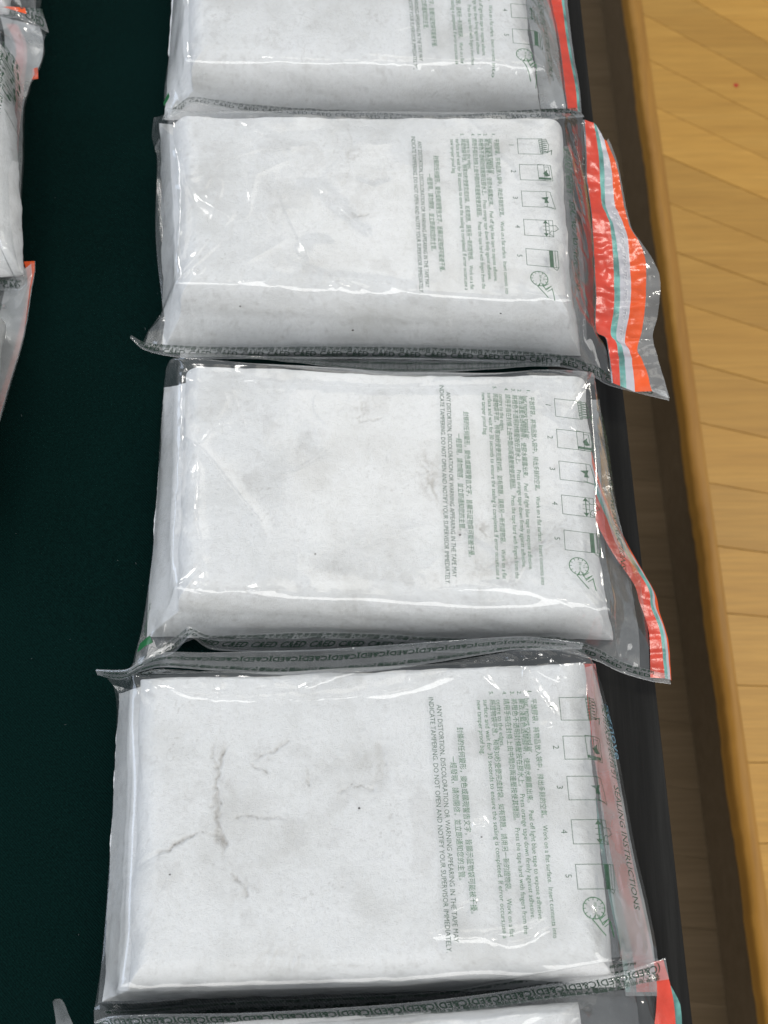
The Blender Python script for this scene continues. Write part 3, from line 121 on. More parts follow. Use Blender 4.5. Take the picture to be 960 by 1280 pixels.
def quad_sd(x, y, q):
    """signed distance to a convex quad (negative inside)"""
    q = np.asarray(q)[:, :2]; c = q.mean(0); ins = np.ones(x.shape, bool); d = np.full(x.shape, 1e9)
    for k in range(4):
        a, b = q[k], q[(k+1) % 4]; e = b-a; n = np.array([e[1], -e[0]])
        if np.dot(c-a, n) > 0: n = -n
        ins &= ((x-a[0])*n[0]+(y-a[1])*n[1]) <= 0
        t = np.clip(((x-a[0])*e[0]+(y-a[1])*e[1])/(e@e), 0, 1)
        d = np.minimum(d, np.hypot(x-a[0]-t*e[0], y-a[1]-t*e[1]))
    return np.where(ins, -d, d)

# ------------------------------------------------------------------ materials
def newmat(name):
    m = bpy.data.materials.new(name); m.use_nodes = True
    nt = m.node_tree; nt.nodes.clear()
    return m, nt, nt.nodes.new('ShaderNodeOutputMaterial')
def N(nt, t, **k):
    n = nt.nodes.new(t)
    for a, b in k.items():
        if a.startswith('i_'): n.inputs[a[2:].replace('_', ' ')].default_value = b
        else: setattr(n, a, b)
    return n
def ramp(nt, src, stops):
    n = nt.nodes.new('ShaderNodeValToRGB'); e = n.color_ramp.elements
    while len(e) < len(stops): e.new(.5)
    for s, (p, c) in zip(e, stops): s.position = p; s.color = c if len(c) == 4 else (*c, 1)
    nt.links.new(src, n.inputs[0]); return n
def coords(nt, sx=1, sy=1, sz=1, rz=0):
    tc = nt.nodes.new('ShaderNodeTexCoord'); mp = nt.nodes.new('ShaderNodeMapping')
    mp.inputs['Scale'].default_value = (sx, sy, sz); mp.inputs['Rotation'].default_value = (0, 0, rz)
    nt.links.new(tc.outputs['Object'], mp.inputs[0]); return mp.outputs[0]
def noise(nt, vec, scale, detail=4, rough=.55):
    n = N(nt, 'ShaderNodeTexNoise'); n.inputs['Scale'].default_value = scale; n.inputs['Detail'].default_value = detail
    n.inputs['Roughness'].default_value = rough; nt.links.new(vec, n.inputs['Vector']); return n.outputs['Fac']
def bump(nt, h, strength, dist):
    b = N(nt, 'ShaderNodeBump'); b.inputs['Strength'].default_value = strength; b.inputs['Distance'].default_value = dist
    nt.links.new(h, b.inputs['Height']); return b.outputs[0]
def mixc(nt, fac, a, b, mode='MIX'):
    n = N(nt, 'ShaderNodeMix', data_type='RGBA', blend_type=mode)
    for sock, v in ((n.inputs['Factor'], fac), (n.inputs['A'], a), (n.inputs['B'], b)):
        pass
    for idx, v in ((0, fac), (6, a), (7, b)):
        if hasattr(v, 'links'): nt.links.new(v, n.inputs[idx])
        else: n.inputs[idx].default_value = v if idx == 0 else (*v, 1)
    return n.outputs[2]

def film_mat(name, veil, tint, rough, bumpy=.25, scl=260):
    """thin clear plastic: see-through, a little milky, glossy"""
    m, nt, out = newmat(name); v = coords(nt)
    h = noise(nt, v, scl, 3, .6)
    nb = bump(nt, h, bumpy, .0006)
    tr = N(nt, 'ShaderNodeBsdfTransparent'); tr.inputs[0].default_value = (*tint, 1)
    df = N(nt, 'ShaderNodeBsdfDiffuse'); df.inputs[0].default_value = (.75, .77, .78, 1)
    gl = N(nt, 'ShaderNodeBsdfGlossy'); gl.inputs['Roughness'].default_value = rough; gl.inputs[0].default_value = (1, 1, 1, 1)
    nt.links.new(nb, gl.inputs['Normal'])
    ge = N(nt, 'ShaderNodeNewGeometry'); dp = N(nt, 'ShaderNodeVectorMath', operation='DOT_PRODUCT')   # both faces of the sheet reflect alike
    nt.links.new(nb, dp.inputs[0]); nt.links.new(ge.outputs['Incoming'], dp.inputs[1])
    ab = N(nt, 'ShaderNodeMath', operation='ABSOLUTE'); nt.links.new(dp.outputs['Value'], ab.inputs[0])
    om = N(nt, 'ShaderNodeMath', operation='SUBTRACT', use_clamp=True); om.inputs[0].default_value = 1; nt.links.new(ab.outputs[0], om.inputs[1])
    pw = N(nt, 'ShaderNodeMath', operation='POWER'); nt.links.new(om.outputs[0], pw.inputs[0]); pw.inputs[1].default_value = 5
    fr = N(nt, 'ShaderNodeMath', operation='MULTIPLY_ADD'); nt.links.new(pw.outputs[0], fr.inputs[0]); fr.inputs[1].default_value = .85; fr.inputs[2].default_value = .078
    mx = N(nt, 'ShaderNodeMixShader'); nt.links.new(tr.outputs[0], mx.inputs[1]); nt.links.new(df.outputs[0], mx.inputs[2])
    vn = noise(nt, v, 45, 3, .6); rr = ramp(nt, vn, [(.3, (veil*.7,)*3), (.7, (veil*1.3,)*3)])
    nt.links.new(rr.outputs[0], mx.inputs[0])
    m2 = N(nt, 'ShaderNodeMixShader'); nt.links.new(fr.outputs[0], m2.inputs[0]); nt.links.new(mx.outputs[0], m2.inputs[1]); nt.links.new(gl.outputs[0], m2.inputs[2])
    nt.links.new(m2.outputs[0], out.inputs[0]); return m
M = {}
M['film'] = film_mat('clear_film', .06, (.97, .975, .975), .13, .08)
M['back'] = film_mat('back_film', .11, (.95, .955, .955), .16)
M['seal'] = film_mat('seal_film', .17, (.90, .91, .91), .18, .35, 420)
M['hazyfilm'] = film_mat('hazy_film', .34, (.94, .94, .93), .18, .3)
M['flapfilm'] = film_mat('flap_film', .17, (.94, .94, .93), .10, .4)

def gloss_mat(name, col, rough=.3, bs=.3, scl=300, var=.15, alpha=1, trans=0):
    m, nt, out = newmat(name); v = coords(nt)
    p = N(nt, 'ShaderNodeBsdfPrincipled'); p.inputs['Roughness'].default_value = rough
    h = noise(nt, v, scl, 3)
    c = mixc(nt, ramp(nt, noise(nt, v, 90, 4), [(.35, (0,)*3), (.65, (1,)*3)]).outputs[0], tuple(x*(1-var) for x in col), tuple(min(1, x*(1+var)) for x in col))
    nt.links.new(c, p.inputs['Base Color']); nt.links.new(bump(nt, h, bs, .0008), p.inputs['Normal'])
    p.inputs['Alpha'].default_value = alpha
    nt.links.new(p.outputs[0], out.inputs[0]); return m
M['red_tape'] = gloss_mat('red_tape', (.60, .06, .035), .24, .32, 240, .12, .93)
M['orange_tape'] = gloss_mat('orange_tape', (.68, .09, .02), .24, .32, 240, .10, .97)
M['white_strip'] = gloss_mat('white_strip', (.46, .46, .50), .30, .4, 300, .08, .9)
M['teal_strip'] = gloss_mat('teal_strip', (.13, .33, .30), .30, .4, 500, .45, .9)
def ink(name, col, alpha=.9):
    m, nt, out = newmat(name); p = N(nt, 'ShaderNodeBsdfPrincipled'); p.inputs['Roughness'].default_value = .45
    v = coords(nt); n = ramp(nt, noise(nt, v, 900, 2), [(.3, tuple(c*.8 for c in col)), (.75, tuple(c*1.5 for c in col))])
    nt.links.new(n.outputs[0], p.inputs['Base Color']); p.inputs['Alpha'].default_value = alpha
    nt.links.new(p.outputs[0], out.inputs[0]); return m
M['green_ink'] = ink('green_ink', (.022, .105, .038), .92)
M['black_ink'] = ink('dark_ink', (.03, .075, .042), .90)
M['seal_ink'] = ink('seal_ink', (.006, .03, .016), .95)
M['grey_ink'] = ink('grey_ink', (.16, .17, .17), .6)
M['blue_ink'] = ink('blue_ink', (.20, .36, .46), .7)
M['white_ink'] = ink('white_ink', (.55, .55, .56), .9)
M['mark'] = gloss_mat('green_print', (.02, .13, .045), .35)

def powder_mat():
    m, nt, out = newmat('white_powder'); v = coords(nt)
    p = N(nt, 'ShaderNodeBsdfPrincipled'); p.inputs['Roughness'].default_value = .95; p.inputs['Specular IOR Level'].default_value = .1
    big = noise(nt, v, 24, 6, .6); fine = noise(nt, v, 420, 4, .7); grain = noise(nt, v, 2200, 2, .6)
    c = ramp(nt, big, [(.32, (.66, .655, .64)), (.5, (.78, .78, .775)), (.7, (.83, .83, .83))]).outputs[0]
    c = mixc(nt, ramp(nt, fine, [(.3, (.45,)*3), (.48, (0,)*3)]).outputs[0], c, (.60, .59, .575))
    # faint broken hairlines in the pressed surface
    vo = N(nt, 'ShaderNodeTexVoronoi', feature='DISTANCE_TO_EDGE'); vo.inputs['Scale'].default_value = 62
    dv = N(nt, 'ShaderNodeVectorMath', operation='ADD'); dn = N(nt, 'ShaderNodeTexNoise'); dn.inputs['Scale'].default_value = 90; nt.links.new(v, dn.inputs['Vector'])
    sc = N(nt, 'ShaderNodeVectorMath', operation='SCALE'); sc.inputs['Scale'].default_value = .022; nt.links.new(dn.outputs['Color'], sc.inputs[0])
    nt.links.new(v, dv.inputs[0]); nt.links.new(sc.outputs[0], dv.inputs[1]); nt.links.new(dv.outputs[0], vo.inputs['Vector'])
    hl = ramp(nt, vo.outputs['Distance'], [(.0, (1,)*3), (.028, (0,)*3)]).outputs[0]
    pm = ramp(nt, noise(nt, v, 30, 3, .6), [(.56, (0,)*3), (.68, (1,)*3)]).outputs[0]
    mm = N(nt, 'ShaderNodeMath', operation='MULTIPLY'); nt.links.new(hl, mm.inputs[0]); nt.links.new(pm, mm.inputs[1])
    mm2 = N(nt, 'ShaderNodeMath', operation='MULTIPLY'); nt.links.new(mm.outputs[0], mm2.inputs[0]); mm2.inputs[1].default_value = .4
    c = mixc(nt, mm2.outputs[0], c, (.50, .485, .47))
    at = N(nt, 'ShaderNodeAttribute'); at.attribute_name = 'stain'
    c = mixc(nt, at.outputs['Fac'], c, (.36, .335, .305))
    nt.links.new(c, p.inputs['Base Color'])
    ad = N(nt, 'ShaderNodeMath', operation='ADD'); nt.links.new(fine, ad.inputs[0]); nt.links.new(grain, ad.inputs[1])
    nt.links.new(bump(nt, ad.outputs[0], .7, .0011), p.inputs['Normal'])
    nt.links.new(p.outputs[0], out.inputs[0]); return m
M['powder'] = powder_mat()
def simple(name, col, rough=.6, spec=.5):
    m, nt, out = newmat(name); p = N(nt, 'ShaderNodeBsdfPrincipled'); p.inputs['Base Color'].default_value = (*col, 1)
    p.inputs['Roughness'].default_value = rough; p.inputs['Specular IOR Level'].default_value = spec
    v = coords(nt); nt.links.new(bump(nt, noise(nt, v, 300), .2, .0005), p.inputs['Normal'])
    nt.links.new(p.outputs[0], out.inputs[0]); return m
M['speck'] = simple('dark_speck', (.03, .025, .02)); M['redspeck'] = simple('red_speck', (.45, .02, .01))
def cloth_mat():
    m, nt, out = newmat('green_cloth'); v = coords(nt)
    p = N(nt, 'ShaderNodeBsdfPrincipled'); p.inputs['Roughness'].default_value = 1; p.inputs['Specular IOR Level'].default_value = .05
    f = noise(nt, v, 900, 3, .7); b = noise(nt, v, 12, 4)
    c = ramp(nt, f, [(.3, (.0003, .004, .0036)), (.7, (.0013, .0115, .010))]).outputs[0]
    c = mixc(nt, ramp(nt, b, [(.3, (0,)*3), (.8, (.35,)*3)]).outputs[0], c, (.0014, .0125, .011))
    w1 = N(nt, 'ShaderNodeTexWave', wave_type='BANDS', bands_direction='DIAGONAL'); w1.inputs['Scale'].default_value = 420; w1.inputs['Distortion'].default_value = 1.5
    nt.links.new(v, w1.inputs['Vector'])
    a = N(nt, 'ShaderNodeMath', operation='ADD'); nt.links.new(f, a.inputs[0]); nt.links.new(w1.outputs['Fac'], a.inputs[1])
    nt.links.new(c, p.inputs['Base Color']); nt.links.new(bump(nt, a.outputs[0], .5, .0006), p.inputs['Normal'])
    nt.links.new(p.outputs[0], out.inputs[0]); return m
M['cloth'] = cloth_mat()
def wood_mat(name, c0, c1, c2, rough, along='x', var=.5, fine=1.0):
    m, nt, out = newmat(name)
    v = coords(nt, *((2.2, 60, 60) if along == 'x' else (60, 2.2, 60)))
    oi = N(nt, 'ShaderNodeObjectInfo')
    off = N(nt, 'ShaderNodeVectorMath', operation='ADD'); nt.links.new(v, off.inputs[0])
    sc = N(nt, 'ShaderNodeMath', operation='MULTIPLY'); sc.inputs[1].default_value = 50; nt.links.new(oi.outputs['Random'], sc.inputs[0])
    cx = N(nt, 'ShaderNodeCombineXYZ'); nt.links.new(sc.outputs[0], cx.inputs[0]); nt.links.new(sc.outputs[0], cx.inputs[2]); nt.links.new(cx.outputs[0], off.inputs[1])
    g = noise(nt, off.outputs[0], 1.2, 6, .6); g2 = noise(nt, off.outputs[0], 7*fine, 4, .65)
    p = N(nt, 'ShaderNodeBsdfPrincipled'); p.inputs['Roughness'].default_value = rough; p.inputs['Specular IOR Level'].default_value = .5 if rough < .6 else .12
    c = ramp(nt, g, [(.3, c0), (.5, c1), (.72, c2)]).outputs[0]
    c = mixc(nt, ramp(nt, g2, [(.35, (.35,)*3), (.6, (0,)*3)]).outputs[0], c, tuple(x*.62 for x in c0))
    rr = ramp(nt, oi.outputs['Random'], [(0, (1-var*.55,)*3), (.5, (1, 1, 1)), (1, (1+var*.25, 1+var*.2, 1+var*.1))])
    c = mixc(nt, 1., c, rr.outputs[0], 'MULTIPLY')
    nt.links.new(c, p.inputs['Base Color']); nt.links.new(bump(nt, g2, .15, .0006), p.inputs['Normal'])
    nt.links.new(p.outputs[0], out.inputs[0]); return m
M['plank'] = wood_mat('golden_wood', (.46, .235, .040), (.52, .275, .050), (.57, .31, .062), .45, 'x', .27)
M['nosing'] = wood_mat('nosing_wood', (.30, .135, .018), (.38, .18, .024), (.46, .23, .034), .5, 'y', 0)
M['floorwood'] = wood_mat('brown_floor', (.115, .080, .044), (.132, .092, .052), (.15, .106, .062), .7, 'x', .10)
M['table'] = wood_mat('charcoal_laminate', (.010, .010, .0098), (.017, .017, .0166), (.030, .030, .029), .85, 'y', 0, 1.3)

# ------------------------------------------------------------------ the place: table, cloth, floors
def prism(name, poly, z0, z1, mat, parent=None, bev=0, smooth=False):
    bm = bmesh.new(); vs = [bm.verts.new((x, y, z0)) for x, y in poly]; f = bm.faces.new(vs)
    r = bmesh.ops.extrude_face_region(bm, geom=[f]); bmesh.ops.translate(bm, vec=(0, 0, z1-z0), verts=[g for g in r['geom'] if isinstance(g, bmesh.types.BMVert)])
    bmesh.ops.recalc_face_normals(bm, faces=bm.faces)
    if bev:
        top = [e for e in bm.edges if all(abs(v.co.z-z1) < 1e-7 for v in e.verts)]
        bmesh.ops.bevel(bm, geom=top, offset=bev, segments=2, affect='EDGES', profile=.5)
    me = bpy.data.meshes.new(name); bm.to_mesh(me); bm.free(); me.materials.append(mat)
    o = bpy.data.objects.new(name, me); COL.objects.link(o); o.parent = parent
    return o
(tx0, ty0), (tx1, ty1) = SC['table_edge']
table = tag(empty('display_table', (-.35, .1, -.75)), 'dark charcoal wood grain table edge showing beside the sealed bags', 'table')
def local(o, p): o.parent = p; o.matrix_parent_inverse = p.matrix_world.inverted(); return o
bpy.context.view_layer.update()
local(prism('table_top', [(-.95, ty1), (tx1, ty1), (tx0, ty0), (-.95, ty0)], -.032, 0, M['table'], None, .002), table)
for (lx, ly) in ((-.88, ty1+.08), (tx1-.11, ty1+.08), (-.88, ty0-.08), (tx0-.11, ty0-.08)):
    local(prism('leg', [(lx, ly), (lx+.05, ly), (lx+.05, ly+.05), (lx, ly+.05)], -.75, -.033, M['table']), table)
(cx0, cy0), (cx1, cy1) = SC['cloth_edge']
n, m = 120, 120
u, v = np.meshgrid(np.linspace(0, 1, n), np.linspace(0, 1, m), indexing='ij')
xr = cx1+(cx0-cx1)*v; X = -.94+(xr+.94)*u; Y = cy1+.01+(cy0-cy1-.02)*v
Z = .0022+.0009*fbm(X*9, Y*5, 3, 3)
cl = fastmesh('table_cloth', np.stack([X, Y, Z], -1).reshape(-1, 3), grid_faces(n, m), M['cloth'])
so = cl.modifiers.new('thickness', 'SOLIDIFY'); so.thickness = .0009; so.offset = -1
lv, lf = [], []; rl = random.Random(11)
for k in range(60):
    x, y = rl.uniform(-.36, -.09), rl.uniform(-.28, .42); a = rl.uniform(0, math.pi); L = rl.choice((.0006, .0008, .0012, .003)); wd = .00013; c_, s_ = math.cos(a), math.sin(a)
    if k % 3: L *= .6
    b0 = len(lv); z = .0036
    for t, w_ in ((-.5, .4), (0, 1), (.5, .4)):
        bx, by = x+c_*L*t-s_*L*.25*abs(t), y+s_*L*t+c_*L*.25*abs(t); lv += [(bx-s_*wd*w_, by+c_*wd*w_, z), (bx+s_*wd*w_, by-c_*wd*w_, z+.0001)]
    lf += [(b0, b0+1, b0+3, b0+2), (b0+2, b0+3, b0+5, b0+4)]
lint = fastmesh('lint', lv, lf, simple('lint', (.05, .06, .06), .9), None); tag(lint, 'fine pale lint scattered over the green cloth', 'lint', None, 'stuff')
tag(cl, 'dark green felt cloth lying under the rows of white packages', 'tablecloth')

platform = tag(empty('platform', (.5, .4, -.6)), kind='structure')
PZ = -.6
bpy.context.view_layer.update()
pl = SC['planks']; rj = random.Random(4)
for k in range(len(pl)-1):
    (a0, a1), (b0, b1) = (np.array(p) for p in pl[k]), (np.array(p) for p in pl[k+1])
    a0, a1 = np.array(pl[k][0]), np.array(pl[k][1]); b0, b1 = np.array(pl[k+1][0]), np.array(pl[k+1][1])
    dy = .00035
    cuts = [0.018]; t = rj.uniform(.08, 2.4)
    while t < .93: cuts.append(t); t += rj.uniform(.6, 1.1)
    cuts.append(1.)
    for c0, c1 in zip(cuts[:-1], cuts[1:]):
        c0 += .0012
        q = [b0+(b1-b0)*c0+(0, dy), b0+(b1-b0)*c1+(0, dy), a0+(a1-a0)*c1-(0, dy), a0+(a1-a0)*c0-(0, dy)]
        o = prism('plank', [tuple(x) for x in q], PZ-.012, PZ+rj.uniform(-.0002, .0002), M['plank'], None, .0004)
        local(o, platform)
(e0x, e0y), (e1x, e1y) = SC['edge']
base = prism('sub_floor', [(e1x+.004, e1y), (e1x+.75, e1y-.1), (e0x+1.1, e0y-.25), (e0x+.004, e0y)], -.748, PZ-.013, M['floorwood']); local(base, platform)
# rounded nosing along the step, slightly worn
n, m = 240, 14
V = []
for i in range(n):
    t = i/(n-1); x = e1x+(e0x-e1x)*t; y = e1y+(e0y-e1y)*t
    wv = .0006*math.sin(t*57)+.0007*float(vnoise(np.array(t*120.), np.array(.3), 5))
    for j in range(m):
        a = j/(m-1)
        if j < 9:
            an = math.pi*(1-.0)-math.pi/2*(j/8); px = x+.009+.009*math.cos(an)+wv; pz = PZ-.008+.009*math.sin(an)
        else: px = x+.009+(j-8)/5*.006; pz = PZ+.001-.0006*((j-8)/5)**4
        if j == 0: pz = PZ-.03
        V.append((px, y, pz))
local(fastmesh('nosing', V, grid_faces(n, m)[:, ::-1], M['nosing']), platform)
floor = tag(empty('floor', (.2, .3, -.75)), kind='structure'); bpy.context.view_layer.update()
local(prism('floor_base', [(-1.6, -1.2), (1.6, -1.2), (1.6, 2.2), (-1.6, 2.2)], -.80, -.768, M['floorwood']), floor)
for k in range(30):
    y0 = -.55+k*.07
    o = prism('plank', [(-.2, y0+.0001+.05), (.42, y0+.0001-.02), (.42, y0+.0699-.02), (-.2, y0+.0699+.05)], -.767, -.752, M['floorwood'], None, .0003); local(o, floor)
sp = SC['speck']
rs = fastmesh('red_speck', [(sp[0]+.0028*math.cos(a)*(1+.3*math.sin(3*a)), sp[1]+.0028*math.sin(a), PZ+.0006) for a in np.linspace(0, 2*math.pi, 10, endpoint=False)]+[(sp[0], sp[1], PZ+.0016)], [(i, (i+1) % 10, 10) for i in range(10)], M['redspeck'])
tag(rs, 'tiny bright red speck lying on the golden plank floor', 'speck')

# ------------------------------------------------------------------ lettering
TCACHE = {}
def glyphs(body, bold=0., shear=0.):
    k = (body, bold, shear)
    if k not in TCACHE:
        cu = bpy.data.curves.new('t', 'FONT'); cu.body = body; cu.resolution_u = 2; cu.offset = bold; cu.shear = shear; cu.fill_mode = 'FRONT'
        o = bpy.data.objects.new('t', cu); COL.objects.link(o); bpy.context.view_layer.update()
        me = bpy.data.meshes.new_from_object(o.evaluated_get(bpy.context.evaluated_depsgraph_get()))
        v = np.empty(len(me.vertices)*3, np.float32); me.vertices.foreach_get('co', v)
        me.calc_loop_triangles(); t = np.empty(len(me.loop_triangles)*3, np.int32); me.loop_triangles.foreach_get('vertices', t)
        bpy.data.objects.remove(o); bpy.data.curves.remove(cu); bpy.data.meshes.remove(me)
        TCACHE[k] = (v.reshape(-1, 3)[:, :2].astype(float), t.reshape(-1, 3))
    v, t = TCACHE[k]
    return v.copy(), t
class Print:
    """flat print in layout units; X across the lines (letter tops towards +X), Y along the reading direction"""
    def __init__(s): s.v = []; s.f = []; s.n = 0
    def add(s, v, f): s.v.append(v); s.f.append(np.asarray(f)+s.n); s.n += len(v)
    def line(s, body, X, Y0, Y1, em, bold=0., shear=0.):
        v, t = glyphs(body, bold, shear); x0, x1 = v[:, 0].min(), v[:, 0].max()
        sc = (Y1-Y0)/(x1-x0) if Y1 is not None else em
        s.add(np.stack([X+(v[:, 1]-.33)*em, Y0+(v[:, 0]-x0)*sc], 1), t)
    def stroke(s, pts, wd, closed=False):
        p = np.array(pts, float)
        if closed: p = np.vstack([p, p[:1]])
        for a, b in zip(p[:-1], p[1:]):
            L = np.linalg.norm(b-a)
            if L < 1e-6: continue
            e = (b-a)/L; nn = np.array([-e[1], e[0]])*wd/2; k = max(1, int(L/5)); q = [a-e*wd/2+(b-a+e*wd)*i/k for i in range(k+1)]
            v = np.array([z for c in q for z in (c-nn, c+nn)]); s.add(v, [(2*i+a2, 2*i+b2, 2*i+c2) for i in range(k) for a2, b2, c2 in ((0, 1, 3), (0, 3, 2))])
    def fill(s, pts):
        p = np.array(pts, float); c = p.mean(0); s.add(np.vstack([p, c]), [(i, (i+1) % len(p), len(p)) for i in range(len(p))])
    def get(s): return np.vstack(s.v), np.vstack(s.f)
def instruction_print():
    p = Print(); e = 8.6
    p.line('平放膠袋，將物品放入袋中，排出多餘的空氣。  Work on a flat surface.  Insert contents into', 667, 873, 1173, e)
    p.line('bag; remove trapped air.', 658.5, 873, 945, e)
    p.line('撕去淺藍色透明膠帶，使膠水顯露出來。  Peel off light blue tape to expose adhesive.', 651.5, 873, 1152, e)
    p.line('將橙色不透明封條壓按在膠水上。  Press orange tape down firmly against adhesive.', 642.5, 873, 1150, e)
    p.line('請用手指在封條上由中間向兩邊壓按使其穩固。  Press the tape hard with fingers from the', 632.5, 873, 1168, e)
    p.line('centre to the edges.', 623, 874, 936, e)
    p.line('將證物袋平放，稍等30秒使便完成封袋。如有問題，請用另一新的證物袋。  Work on a flat', 615, 874, 1171, e)
    p.line('surface and wait for 30 seconds to ensure the sealing is completed. If error occurs,use a', 606.5, 874, 1173, e)
    p.line('new tamper proof bag.', 598, 875, 946, e)
    for k, x in enumerate((663, 650, 641, 631, 614)): p.line('%d.' % (k+1), x, 863, 868, 7.5)
    return p.get()
def warning_print():
    p = Print()
    p.line('封條的任何變形，變色或顯現警告文字，皆顯示証物袋可能被干擾。', 571, 910, 1143, 9.2)
    p.line('一經發現，請勿開啓，並立即通知您的主管。', 559.5, 948, 1103, 9.2)
    return p.get()
def english_warning_print():
    p = Print()
    p.line('ANY DISTORTION, DISCOLORATION OR WARNING APPEARING IN THE TAPE MAY', 547, 880, 1177, 8.8)
    p.line('INDICATE TAMPERING. DO NOT OPEN AND NOTIFY YOUR SUPERVISOR IMMEDIATELY.', 537.5, 870, 1189, 8.8)
    return p.get()
BY = (887, 938, 990, 1045, 1100)
def pictograms():
    out = []
    for k, y in enumerate(BY):
        p = Print(); x0, x1, h = 700, 738, 15; w = .8
        p.line(str(k+1), 690, y-3, None, 11)
        p.stroke([(x0, y-h), (x1, y-h), (x1, y+h), (x0, y+h)], w, True)
        if k == 0:
            p.stroke([(733, y-13), (744, y-14), (748, y-2), (746, y+12), (735, y+14)], w, True)
            for q in range(6): p.stroke([(734, y-12+q*4.2), (745, y-10+q*4.0), (736, y-9+q*4.2)], .9)
            p.stroke([(744, y+12), (752, y+8), (751, y+16)], 1.2)
        elif k == 1:
            p.stroke([(728, y-16), (748, y-14), (750, y+16), (729, y+15)], w, True); p.stroke([(738, y-11), (745, y-11), (746, y+5), (738, y+5)], w, True)
            p.fill([(736, y+1), (743, y-6), (742, y-1), (746, y+6), (740, y+8)]); p.fill([(729, y+9), (748, y+10), (748, y+14), (729, y+13)])
        elif k == 2:
            p.stroke([(738, y-15), (744, y-14), (750, y+18), (738, y+15)], w); p.fill([(729, y-3), (741, y-5), (739, y+1), (741, y+7), (734, y+7), (735, y+1)])
            p.stroke([(733, y+13), (747, y+16)], w)
        elif k == 3:
            p.stroke([(733, y-13), (733, y+13)], 1.4); p.fill([(729, y-9), (733, y-15), (737, y-9)]); p.fill([(729, y+9), (733, y+15), (737, y+9)])
            p.stroke([(736, y-10), (740, y-5), (748, y-6), (752, y), (746, y+5), (741, y+4), (738, y+10), (744, y+14)], w); p.stroke([(729, y-4), (738, y-4)], w); p.stroke([(729, y+3), (738, y+4)], w)
            p.stroke([(x1, y-15), (744, y-15), (744, y+15), (x1, y+15)], w)
        else:
            p.fill([(735, y-15), (741, y-15), (741, y+15), (735, y+15)]); p.stroke([(744, y-15), (744, y+15)], w); p.stroke([(748, y-15), (748, y+15)], w); p.stroke([(738, y-15), (748, y-15)], w); p.stroke([(738, y+15), (748, y+15), (745, y+20), (740, y+16)], w)
        out.append(p.get())
    p = Print(); cx, cy, r = 717, 1138, 13
    p.stroke([(cx+r*math.cos(a), cy+r*math.sin(a)) for a in np.linspace(0, 2*math.pi, 22, endpoint=False)], 1.1, True)
    for a in np.linspace(0, 2*math.pi, 12, endpoint=False): p.stroke([(cx+10*math.cos(a), cy+10*math.sin(a)), (cx+12*math.cos(a), cy+12*math.sin(a))], .9)
    p.line('30 sec', 719, 1131, 1145, 4.6); p.line('12', 724, 1136, 1140, 4)
    p.stroke([(718, 1146), (714, 1152), (720, 1160), (728, 1170)], 1.2); p.stroke([(720, 1146), (726, 1158), (734, 1150)], 1.1); p.stroke([(722, 1152), (730, 1146)], 1.); p.stroke([(725, 1156), (733, 1151)], 1.); p.stroke([(728, 1160), (735, 1155)], 1.); p.stroke([(735, 1154), (738, 1172)], 1.1)
    out.append(p.get()); return out
PRINTS = [('instruction_text', 'green_ink', instruction_print()), ('warning_text', 'green_ink', warning_print()), ('english_warning_text', 'black_ink', english_warning_print())]
for k, g in enumerate(pictograms()): PRINTS.append(('clock_pictogram' if k == 5 else 'pictogram', 'black_ink' if k < 5 else 'green_ink', g))

